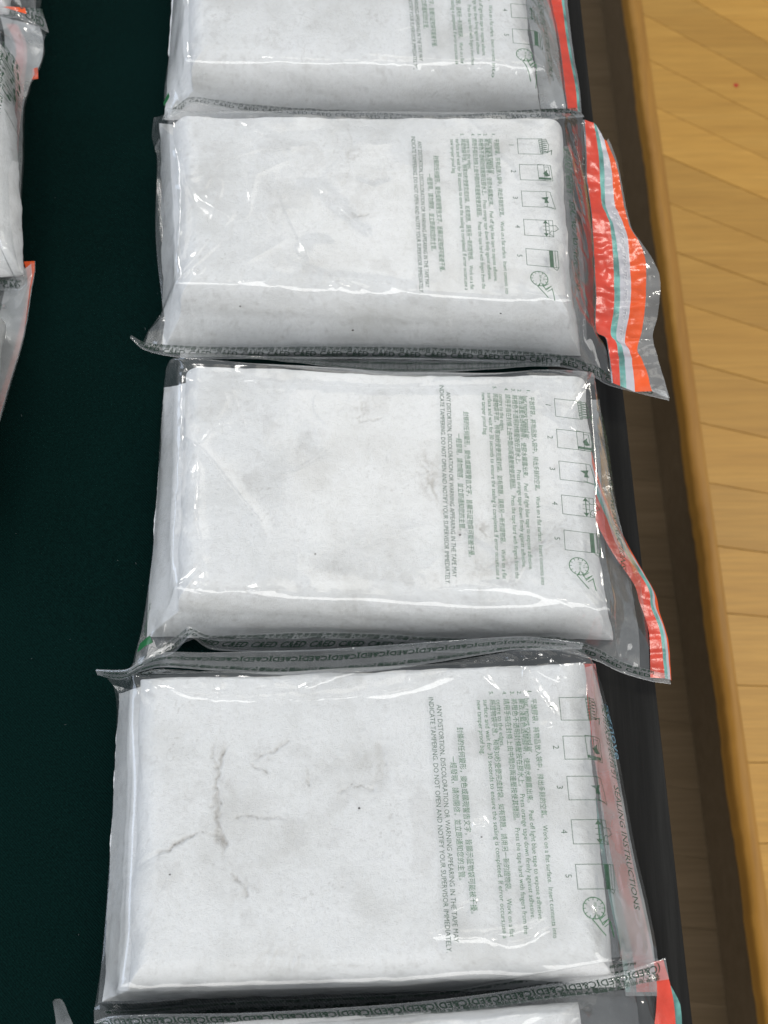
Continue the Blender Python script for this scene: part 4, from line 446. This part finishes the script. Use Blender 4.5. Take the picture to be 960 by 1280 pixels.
# ------------------------------------------------------------------ bricks of white powder
def wobble(x, y, sd): return .0034*np.clip(.45+1.1*fbm(x*23, y*23, sd+2, 2), 0, 1.25)      # how far the pressed edge falls short of straight
def make_brick(b, fine):
    top = np.array(b['top'])[:, :2]; base = np.array(b['base'])[:, :2]; H = b['H']-.0008; sd = ord(b['id'])
    r = .0125; rz = .023
    c = top.mean(0)
    def inset(q, d):      # move corners towards the middle by d in both directions
        e = []
        for k in range(4):
            a, p, nx = q[k-1], q[k], q[(k+1) % 4]; e.append(p+(a-p)/np.linalg.norm(a-p)*d+(nx-p)/np.linalg.norm(nx-p)*d)
        return np.array(e)
    q = inset(top, r)
    for a_, b_ in ((0, 3), (1, 2)): q[a_] += (q[a_]-q[b_])/np.linalg.norm(q[a_]-q[b_])*r*.7      # the far edge is crisper than the rolled near edge
    nx, ny = (300, 190) if fine else (120, 76)
    u, v = np.meshgrid(np.linspace(0, 1, nx), np.linspace(0, 1, ny), indexing='ij')
    def bil(q, u, v): return (q[0]*((1-u)*(1-v))[..., None]+q[1]*(u*(1-v))[..., None]+q[2]*(u*v)[..., None]+q[3]*((1-u)*v)[..., None])
    P2 = bil(q, u, v); e1 = np.minimum(np.minimum(u, 1-u), np.minimum(v, 1-v)); bow = np.clip(1-e1/.25, 0, 1)*wobble(P2[..., 0], P2[..., 1], sd)
    P2 = P2+(c-P2)/np.linalg.norm(c-P2, axis=-1, keepdims=True)*bow[..., None]; X, Y = P2[..., 0], P2[..., 1]
    Z = np.full(X.shape, H)
    Z -= .0009*(.5+.5*fbm(X*40, Y*40, sd, 4))+.0007*(.5+.5*fbm(X*240, Y*240, sd+9, 4, .6))
    ed = np.minimum(np.minimum(u, 1-u)*.19, np.minimum(v, 1-v)*.12)
    Z -= .0016*np.exp(-ed/.006)*(.5+.6*fbm(X*60, Y*60, sd+3, 3))
    stain = np.zeros(X.shape)
    for pts, wmm, amt in b['cracks']:
        jx = X+.0014*fbm(X*420, Y*420, sd+21, 3)+.0012*fbm(X*120, Y*120, sd+25, 2); jy = Y+.0014*fbm(X*420+9, Y*420, sd+22, 3)+.0012*fbm(X*120+4, Y*120, sd+26, 2)
        d, t = seg_dist(jx, jy, pts); wd = wmm*.0005*(.35+1.1*np.clip(.5+.9*fbm(X*180+3, Y*180, sd+30, 3), 0, 1))
        k = np.exp(-(d/wd)**2)*np.clip(.45+1.5*fbm(X*480, Y*480, sd+33, 3), .62, 1)*np.clip(np.minimum(t, 1-t)*9+.15, 0, 1); Z -= .0016*k*min(1, amt+.3)
        halo = np.exp(-(d/(wd*3.2))**2)*.22*np.clip(.4+fbm(X*300, Y*300, sd+40, 3), 0, 1)
        stain = np.maximum(stain, (k*.88+halo*.9)*amt)
    speck = fbm(X*700, Y*700, sd+50, 2); patch = fbm(X*35, Y*35, sd+51, 3)
    stain = np.maximum(stain, np.clip((speck-.56)*3, 0, .35)*np.clip((patch-.15)*3, 0, 1))
    for p, rad, amt in b.get('smudges', []):
        d = np.hypot(X-p[0], Y-p[1])/(rad*.001)+.55*fbm(X*150, Y*150, sd+91, 3); k = np.exp(-np.clip(d, 0, 9)**2*1.6)
        gr = np.clip(.25+1.5*fbm(X*520, Y*520, sd+92, 3)+.6*fbm(X*1100, Y*1100, sd+95, 2), 0, 1); stain = np.maximum(stain, np.clip(amt*1.55, 0, .8)*k*(.18+.75*gr)); Z = Z-.0003*k*gr*min(1, amt*2)
    stain = np.maximum(stain, np.clip((fbm(X*55, Y*55, sd+60, 5)-.33)*1.1, 0, .16))
    V = [np.stack([X, Y, Z], -1).reshape(-1, 3)]; F = [grid_faces(nx, ny)[:, ::-1]]; ST = [stain.ravel()]
    idx = np.arange(nx*ny).reshape(nx, ny)
    loop = np.r_[idx[:, 0], idx[-1, 1:], idx[-2::-1, -1], idx[0, -2:0:-1]]
    uu = np.r_[u[:, 0], u[-1, 1:], u[-2::-1, -1], u[0, -2:0:-1]]; vv = np.r_[v[:, 0], v[-1, 1:], v[-2::-1, -1], v[0, -2:0:-1]]
    tp = bil(top, uu, vv); bs = bil(inset(base, .001), uu, vv); ip = V[0][loop]
    nl = len(loop); prev = loop; tot = nx*ny; cc = tp.mean(0)
    out_dir = (tp-ip[:, :2]); out_dir *= (.95-.09*np.clip(fbm(tp[:, 0]*45, tp[:, 1]*45, sd+5, 3)+.4, 0, 1.3))[:, None]; tq_ = ip[:, :2]+out_dir
    rings = 24
    for j in range(1, rings+1):
        if j <= 14:
            a = j/14*math.pi/2; xy = ip[:, :2]+out_dir*math.sin(a); z = ip[:, 2]-rz*(1-math.cos(a))
        else:
            t = (j-14)/(rings-14); xy = tq_+(bs-tq_)*t; z = (ip[:, 2]-rz)*(1-t)+.0042*t
        s = np.arange(nl)/nl*2*math.pi
        sx, sy = np.cos(s)*6+j*.25, np.sin(s)*6+j*.25
        nrm = xy-cc; nrm /= np.linalg.norm(nrm, axis=1)[:, None]
        amp = .0012*fbm(xy[:, 0]*70+z*60, xy[:, 1]*70+z*60, sd+70, 4)-.0006
        xy = xy+nrm*amp[:, None]*min(1, j/4)
        V.append(np.c_[xy, z]); ST.append(np.clip((fbm(xy[:, 0]*300, z*300+xy[:, 1]*300, sd+80, 3)-.3)*.6, 0, .25)); new = np.arange(nl)+tot; tot += nl
        F.append(np.stack([prev, np.roll(prev, -1), np.roll(new, -1), new], 1)[:, ::-1]); prev = new
    V = np.vstack(V); F = np.vstack(F)
    o = fastmesh('powder_brick', V, F, M['powder'])
    bmx = bmesh.new(); bmx.from_mesh(o.data); bmesh.ops.recalc_face_normals(bmx, faces=bmx.faces); bmx.to_mesh(o.data); bmx.free()
    at = o.data.attributes.new('stain', 'FLOAT', 'POINT'); at.data.foreach_set('value', np.concatenate(ST).astype(np.float32))
    for k, s in enumerate(b.get('spots', [])):
        a = np.linspace(0, 2*math.pi, 7, endpoint=False); rr = .00036+.00012*(k % 2)
        fastmesh('dark_speck', [(s[0]+rr*math.cos(x)*1.3, s[1]+rr*math.sin(x), b['H']-.0006) for x in a]+[(s[0], s[1], b['H']-.0001)], [(i, (i+1) % 7, 7) for i in range(7)], M['speck'], o)
    return o

# ------------------------------------------------------------------ clear bags
def make_film(b, fine):
    far = np.array(b['far']); near = np.array(b['near'])
    left = np.vstack([far[:1], b['left'], near[:1]]); right = np.vstack([far[-1:], b['right'], near[-1:]])
    ns, nt_ = (150, 104) if fine else (90, 64)
    s = np.linspace(0, 1, ns); t = np.linspace(0, 1, nt_)
    C0 = spline(far, ns); C1 = spline(near, ns); D0 = spline(left, nt_); D1 = spline(right, nt_)
    S, T = s[:, None, None], t[None, :, None]
    G = (1-T)*C0[:, None]+T*C1[:, None]+(1-S)*D0[None]+S*D1[None]-((1-S)*(1-T)*C0[0]+S*(1-T)*C0[-1]+(1-S)*T*C1[0]+S*T*C1[-1])
    sd = ord(b['id']); H = b['H']
    def obstacle(X, Y):
        tsd = quad_sd(X, Y, b['top'])+.8*wobble(X, Y, sd); dt = np.maximum(tsd, 0); db = np.maximum(-quad_sd(X, Y, b['base']), 0)
        e = np.clip(-tsd, 0, .004); hr = .004-np.sqrt(np.maximum(.004**2-(.004-e)**2, 0))
        return np.where(dt <= 0, H-hr, (H-.004)*np.where(db > 0, db/(dt+db+1e-9), 0))+.0005
    X, Y = G[..., 0], G[..., 1]; ob = obstacle(X, Y)
    Z = np.maximum(G[..., 2], ob); bd = np.zeros(Z.shape, bool); bd[[0, -1]] = 1; bd[:, [0, -1]] = 1; Z[bd] = G[..., 2][bd]
    ob2 = np.where(bd, -1, ob)
    for it in range(900 if fine else 500):
        A = Z.copy(); A[1:-1, 1:-1] = .25*(Z[2:, 1:-1]+Z[:-2, 1:-1]+Z[1:-1, 2:]+Z[1:-1, :-2]); Z = np.maximum(A, ob2)
        Z[bd] = G[..., 2][bd]
    # finer grid
    k = 2.6 if fine else 2
    n2, m2 = int(ns*k), int(nt_*k)
    def up(A):
        B = np.stack([np.interp(np.linspace(0, 1, n2), s, A[:, j]) for j in range(A.shape[1])], 1)
        return np.stack([np.interp(np.linspace(0, 1, m2), t, B[i]) for i in range(n2)], 0)
    X, Y, Z = up(X), up(Y), up(Z); ob = obstacle(X, Y)
    U, Vv = np.meshgrid(np.linspace(0, 1, n2), np.linspace(0, 1, m2), indexing='ij')
    em = np.clip(np.minimum(np.minimum(U, 1-U)*.24, np.minimum(Vv, 1-Vv)*.15)/.006, 0, 1)
    free = np.clip((Z-ob)/.006, 0, 1)
    Z = Z+em*(.0006*np.clip(.35+fbm(X*26, Y*26, sd, 2), 0, 2)                     # loose on the brick
              +free*(.0012*fbm(X*70, Y*70, sd+4, 3)+.0009*(1-2*np.abs(fbm(X*110+Y*25, Y*45, sd+6, 2)))))
    # wandering thin creases in patches, and an uneven pull over the brick's edges
    for q in range(3):
        ca, sa = math.cos(1.1*q+.4), math.sin(1.1*q+.4); A_, B_ = X*ca+Y*sa, -X*sa+Y*ca
        rg = np.exp(-np.abs(fbm(A_*34+q*3, B_*15, sd+14+q, 2))/.035); pm = np.clip((fbm(X*22+q*7, Y*22, sd+24+q, 2)-.05)*3, 0, 1)
        Z = Z+em*.00013*rg*pm
    ez = np.exp(-(np.abs(quad_sd(X, Y, b['top'])+.004)/.007)**2)
    Z = Z+em*ez*(.0013*np.clip(fbm(X*38, Y*38, sd+61, 2)+.1, -.1, 1)+.0004*fbm(X*95, Y*95, sd+64, 2))
    # puckers along the seals
    Z += em*free*.0010*np.sin(U*190+4*fbm(U*9, Vv*3, sd+8, 2))*np.clip(1-np.minimum(Vv, 1-Vv)/.10, 0, 1)
    for pts, amp, wmm in b['creases']:
        jx = X+.0010*fbm(X*150, Y*150, sd+12, 2); jy = Y+.0010*fbm(X*150+7, Y*150, sd+13, 2)
        p3 = spline(pts, 24); d, tt = seg_dist(jx, jy, p3)
        Z += em*amp*.0010*np.exp(-(d/(wmm*.0011)))*np.clip(np.minimum(tt, 1-tt)*6+.1, 0, 1)
    rr = np.random.default_rng(sd)
    tq = np.array(b['top'])[:, :2]; cen = tq.mean(0)
    for ci in range(4):           # tension folds that run in from the corners
        for k2 in range(4):
            d0 = (cen-tq[ci]); an = math.atan2(d0[1], d0[0])+rr.uniform(-.75, .75); L = rr.uniform(.012, .05)
            a = tq[ci]-.006*np.array([math.cos(an), math.sin(an)]); e = a+L*np.array([math.cos(an), math.sin(an)])
            d, tt = seg_dist(X, Y, np.array([a, e])); Z += em*rr.uniform(.25, .6)*.001*np.exp(-(d/.0011)**1.5)*np.clip((1-tt)*1.4, 0, 1)*np.clip(tt*6, 0, 1)
    for k2 in range(14 if fine else 6):       # small random crinkles
        a = np.array([rr.uniform(X.min(), X.max()), rr.uniform(Y.min(), Y.max())]); an = rr.uniform(0, math.pi); L = rr.uniform(.014, .045)
        e = a+L*np.array([math.cos(an), math.sin(an)]); mid = (a+e)/2+rr.uniform(-.25, .25)*L*np.array([-math.sin(an), math.cos(an)])
        d, tt = seg_dist(X, Y, np.array([a, mid, e])); Z += em*rr.uniform(.10, .24)*.001*np.exp(-(d/.0016)**1.6)*np.clip(np.minimum(tt, 1-tt)*4, 0, 1)
    if 'bubble' in b:
        p = b['bubble']; d = np.hypot((X-p[0])/1.25, Y-p[1]); Z += .0008*np.clip(1-(d/.0085)**2, 0, 1)**1.3
    Z = np.where(em > 0, np.maximum(Z, ob+.0001), Z)
    return np.stack([X, Y, Z], -1)
class Skin:
    """print laid on a film"""
    def __init__(s, G):
        n, m = G.shape[:2]; s.vt = BVHTree.FromPolygons([Vector(p) for p in G.reshape(-1, 3)], [tuple(map(int, f)) for f in grid_faces(n, m)], all_triangles=False)
    def put(s, xy, z=.01, lift=.00022):
        out = np.empty((len(xy), 3)); dn = Vector((0, 0, -1))
        for i, (x, y) in enumerate(xy):
            h = s.vt.ray_cast(Vector((x, y, .3)), dn)
            if h[0] is None: h = s.vt.find_nearest(Vector((x, y, z)))
            nn = h[1] if h[1].z > 0 else -h[1]; q = h[0]+nn*lift; out[i] = q
        return out
def ribbon(pa, pb, n, m, rough=0., seed=0):
    A, B = spline(pa, n), spline(pb, n); t = np.linspace(0, 1, m)[None, :, None]
    G = A[:, None]*(1-t)+B[:, None]*t
    if rough: G[..., 2] += flap_wave(G[..., 0], G[..., 1], seed)*rough
    return G
def flap_wave(X, Y, seed):
    return .0011*fbm(X*85, Y*85, seed, 3)+.0010*(1-2*np.abs(fbm(X*60, Y*130, seed+5, 2)))
def rib_obj(name, G, mat, parent, dz=0):
    G = G.copy(); G[..., 2] += dz
    return fastmesh(name, G.reshape(-1, 3), grid_faces(*G.shape[:2])[:, ::-1], mat, parent)
def rib_map(G, U, W):
    n, m = G.shape[:2]; fu = np.clip(U, 0, 1)*(n-1); fw = np.clip(W, 0, 1)*(m-1); i = np.minimum(fu.astype(int), n-2); j = np.minimum(fw.astype(int), m-2); a = (fu-i)[:, None]; c = (fw-j)[:, None]
    return G[i, j]*(1-a)*(1-c)+G[i+1, j]*a*(1-c)+G[i, j+1]*(1-a)*c+G[i+1, j+1]*a*c
def along(body, G, em, w, lift, pitch=None, flip=False, bold=.0, start=0., end=1., sq=1.):
    """repeat a word along a ribbon; letter tops towards w=0"""
    v, t = glyphs(body, bold); L = np.linalg.norm(np.diff(G[:, G.shape[1]//2], axis=0), axis=1).sum(); Wd = np.linalg.norm(G[:, -1]-G[:, 0], axis=1).mean()
    v[:, 0] -= v[:, 0].min(); wd = v[:, 0].max()*em*sq; pitch = pitch or wd*1.35
    n = int(L*(end-start)/pitch); VV, FF = [], []
    for k in range(n):
        u0 = start*L+k*pitch+.2*pitch
        x = u0+(v[:, 0]*em*sq if not flip else wd-v[:, 0]*em*sq)
        ww = w-(v[:, 1]-.36)*em/Wd
        p = rib_map(G, x/L, ww); p[:, 2] += lift; VV.append(p); FF.append(t+k*len(v))
    return np.vstack(VV), np.vstack(FF)

LAB = {
 'A': ('clear sealed bag cut by the top edge of the picture, farthest of the central column', 'white powder brick cut off by the top edge, in the central column'),
 'B': ('clear bag whose red, white and orange closing tape lies fully open on the right', 'white powder brick in the bag with the open red and orange tape'),
 'C': ('clear bag with a twisted lower right corner and green mark at its lower left', 'white powder brick with grey smudges in the middle bag, between two whole neighbours'),
 'D': ('nearest whole clear bag, its tape folded under and the seal lying against the next bag', 'white powder brick with branching cracks, nearest whole one'),
 'E': ('clear bag at the bottom edge showing only its printed seal and red tape end', 'white powder brick mostly below the bottom edge, under the lowest printed seal'),
 'G': ('clear bag at the top left corner with an orange tape scrap on its seal', 'white powder brick hidden in the bag at the top left corner'),
 'F': ('clear bag at the left edge with crumpled upper right corner, above the red tinted bag', 'white powder brick at the left edge in the crumpled bag'),
 'J': ('red tinted clear bag end at the left edge tapering downwards', 'white powder brick in the red tinted bag at the left edge')}
HEAD = '使用及封袋指引  SEALING INSTRUCTIONS'
for b in BAGS:
    idn = b['id']; fine = idn in 'ABCD'; sd = ord(idn)
    br = make_brick(b, fine)
    tag(br, LAB[idn][1], 'powder brick', 'white powder bricks in the bags')
    cen = np.array(b['base'])[:, :2].mean(0)
    root = empty('evidence_bag', (cen[0], cen[1], .004)); tag(root, LAB[idn][0], 'plastic bag', 'sealed clear bags on the green cloth'); bpy.context.view_layer.update()
    inv = root.matrix_world.inverted()
    def under(o, p=root):
        o.parent = p
        if p is root: o.matrix_parent_inverse = inv
        return o
    G = make_film(b, fine)
    film = under(rib_obj('front_film', G, M['film'], None)); skin = Skin(G)
    # back sheet on the cloth, same outline
    Gb = G[::6, ::6].copy(); Gb = Gb if Gb.shape[0] > 2 else G
    zb = .0042+.0008*fbm(Gb[..., 0]*60, Gb[..., 1]*60, sd+90, 2)
    ed = np.minimum(np.minimum(np.arange(Gb.shape[0]), np.arange(Gb.shape[0])[::-1])[:, None]/1.2, np.minimum(np.arange(Gb.shape[1]), np.arange(Gb.shape[1])[::-1])[None]/1.2)
    ed = np.clip(ed, 0, 1)**.6; Gb[..., 2] = zb*ed+np.minimum(Gb[..., 2]-.0012, .005)*(1-ed)
    ins = quad_sd(Gb[..., 0], Gb[..., 1], b['base']) < .001; Gb[..., 2] = np.where(ins, np.minimum(Gb[..., 2], .0038), Gb[..., 2])
    under(rib_obj('back_film', Gb, M['back'], None))
    # printing on the front
    if 'text' in b:
        q = np.array(b['text'])[:, :2]
        for nm, mt, (v, f) in PRINTS:
            a = (v[:, 0]-547)/(667-547); c = (v[:, 1]-873)/(1174-873)
            xy = (q[0]*((1-a)*(1-c))[:, None]+q[1]*(a*(1-c))[:, None]+q[2]*(a*c)[:, None]+q[3]*((1-a)*c)[:, None])
            if idn in 'FJ' and xy[:, 0].max() < -.29: continue
            fastmesh(nm, skin.put(xy), f, M[mt], film, False)
    def path_text(name, body, p0, p1, em, mat, lift=.00022, sk=True, shear=0):
        v, f = glyphs(body, 0, shear); p0, p1 = np.array(p0), np.array(p1); L = np.linalg.norm(p1-p0); e = (p1-p0)/L; up_ = np.array([-e[1], e[0]]); s0 = (L/(v[:, 0].max()-v[:, 0].min()))
        xy = p0[:2]+np.outer((v[:, 0]-v[:, 0].min())*s0, e[:2])+np.outer((v[:, 1]-.35)*em, up_[:2])
        fastmesh(name, skin.put(xy, lift=lift), f, M[mat], film, False)
    if 'header' in b: path_text('header_text', HEAD, b['header'][0], b['header'][1], .0048, 'black_ink', shear=.2)
    if 'ghost' in b: path_text('release_text', b['ghost'][0], b['ghost'][1][0], b['ghost'][1][1], .0058, b['ghost'][2]+'_ink')
    if 'marktext' in b:
        p = np.array(b['mark']); q = (p[0]+p[1])/2
        mt = b['marktext']; path_text('margin_text', 'Manager', mt[0], mt[1], .003, 'black_ink')
    if 'mark' in b:
        p = np.array(b['mark']); u, v = np.meshgrid(np.linspace(0, 1, 9), np.linspace(0, 1, 6), indexing='ij')
        xy = p[0]*((1-u)*(1-v))[..., None]+p[1]*(u*(1-v))[..., None]+p[2]*(u*v)[..., None]+p[3]*((1-u)*v)[..., None]
        fastmesh('green_mark', skin.put(xy.reshape(-1, 3)[:, :2], lift=.0003), grid_faces(9, 6), M['mark'], film)
    # printed side seals
    for which, pin, pout in b['seals']:
        Gs = ribbon(pin, pout, 220, 7); Gs[..., 2] += .0006*fbm(Gs[..., 0]*120, Gs[..., 1]*120, sd+15, 2)
        so = under(rib_obj('side_seal', Gs, M['seal'], None, .0003))
        fl = which == 'far'
        v, f = along('(C&ED)' if fl or idn == 'E' else 'C&ED', Gs, .0044, .68, .00055, .0136, fl, .012, .01, .995, 1.05); fastmesh('seal_lettering', v, f, M['seal_ink'], so, False)
        v, f = along('香港海關', Gs, .0030, .22, .00055, .0136, fl, .01, .01, .995, 1.15); fastmesh('seal_characters', v, f, M['seal_ink'], so, False)
        # bright welded rim
        rim = spline(pout, 160); rim = rim[:, None]+np.array([[0, 0, .0003], [0, .0005*(1 if fl else -1), .0005], [0, .0009*(1 if fl else -1), .0002]])[None]
        fastmesh('welded_rim', rim.reshape(-1, 3), grid_faces(160, 3), M['flapfilm'], so)
    # closing flap with its tapes
    fb = b.get('flap', [])
    if fb:
        rough = 1.0 if idn == 'B' else .45
        edge = [f[1] for f in fb]; whole = None
        for k in range(len(fb)-1):
            nm = fb[k][0]
            Gf = ribbon(edge[k], edge[k+1], 130 if fine else 40, 14 if fine else 6, rough, sd+33)
            if nm == 'film': under(rib_obj('flap_film', Gf, M['flapfilm'], None))
            else:
                o = under(rib_obj(nm, Gf, M[nm], None))
                if nm == 'white_strip' and b.get('flap_stop'):
                    v, f = along('STOP·', Gf[:, ::-1], .0040, .45, .0005, .0118, False, .01, .30, .86); fastmesh('stop_lettering', v, f, M['white_ink'], o, False)
    for pa, pb in b.get('fold', []): under(rib_obj('folded_film', ribbon(pa, pb, 60, 10, .35, sd+44), M['hazyfilm'], None))
    for nm, pa, pb in b.get('scrap', []): under(rib_obj('tape_end', ribbon(pa, pb, 20, 6, .6, 3), M[nm], None))
    if 'spike' in b: under(rib_obj('bag_corner', ribbon(b['spike'][0], b['spike'][1], 30, 8, .8, 12), M['seal'], None))
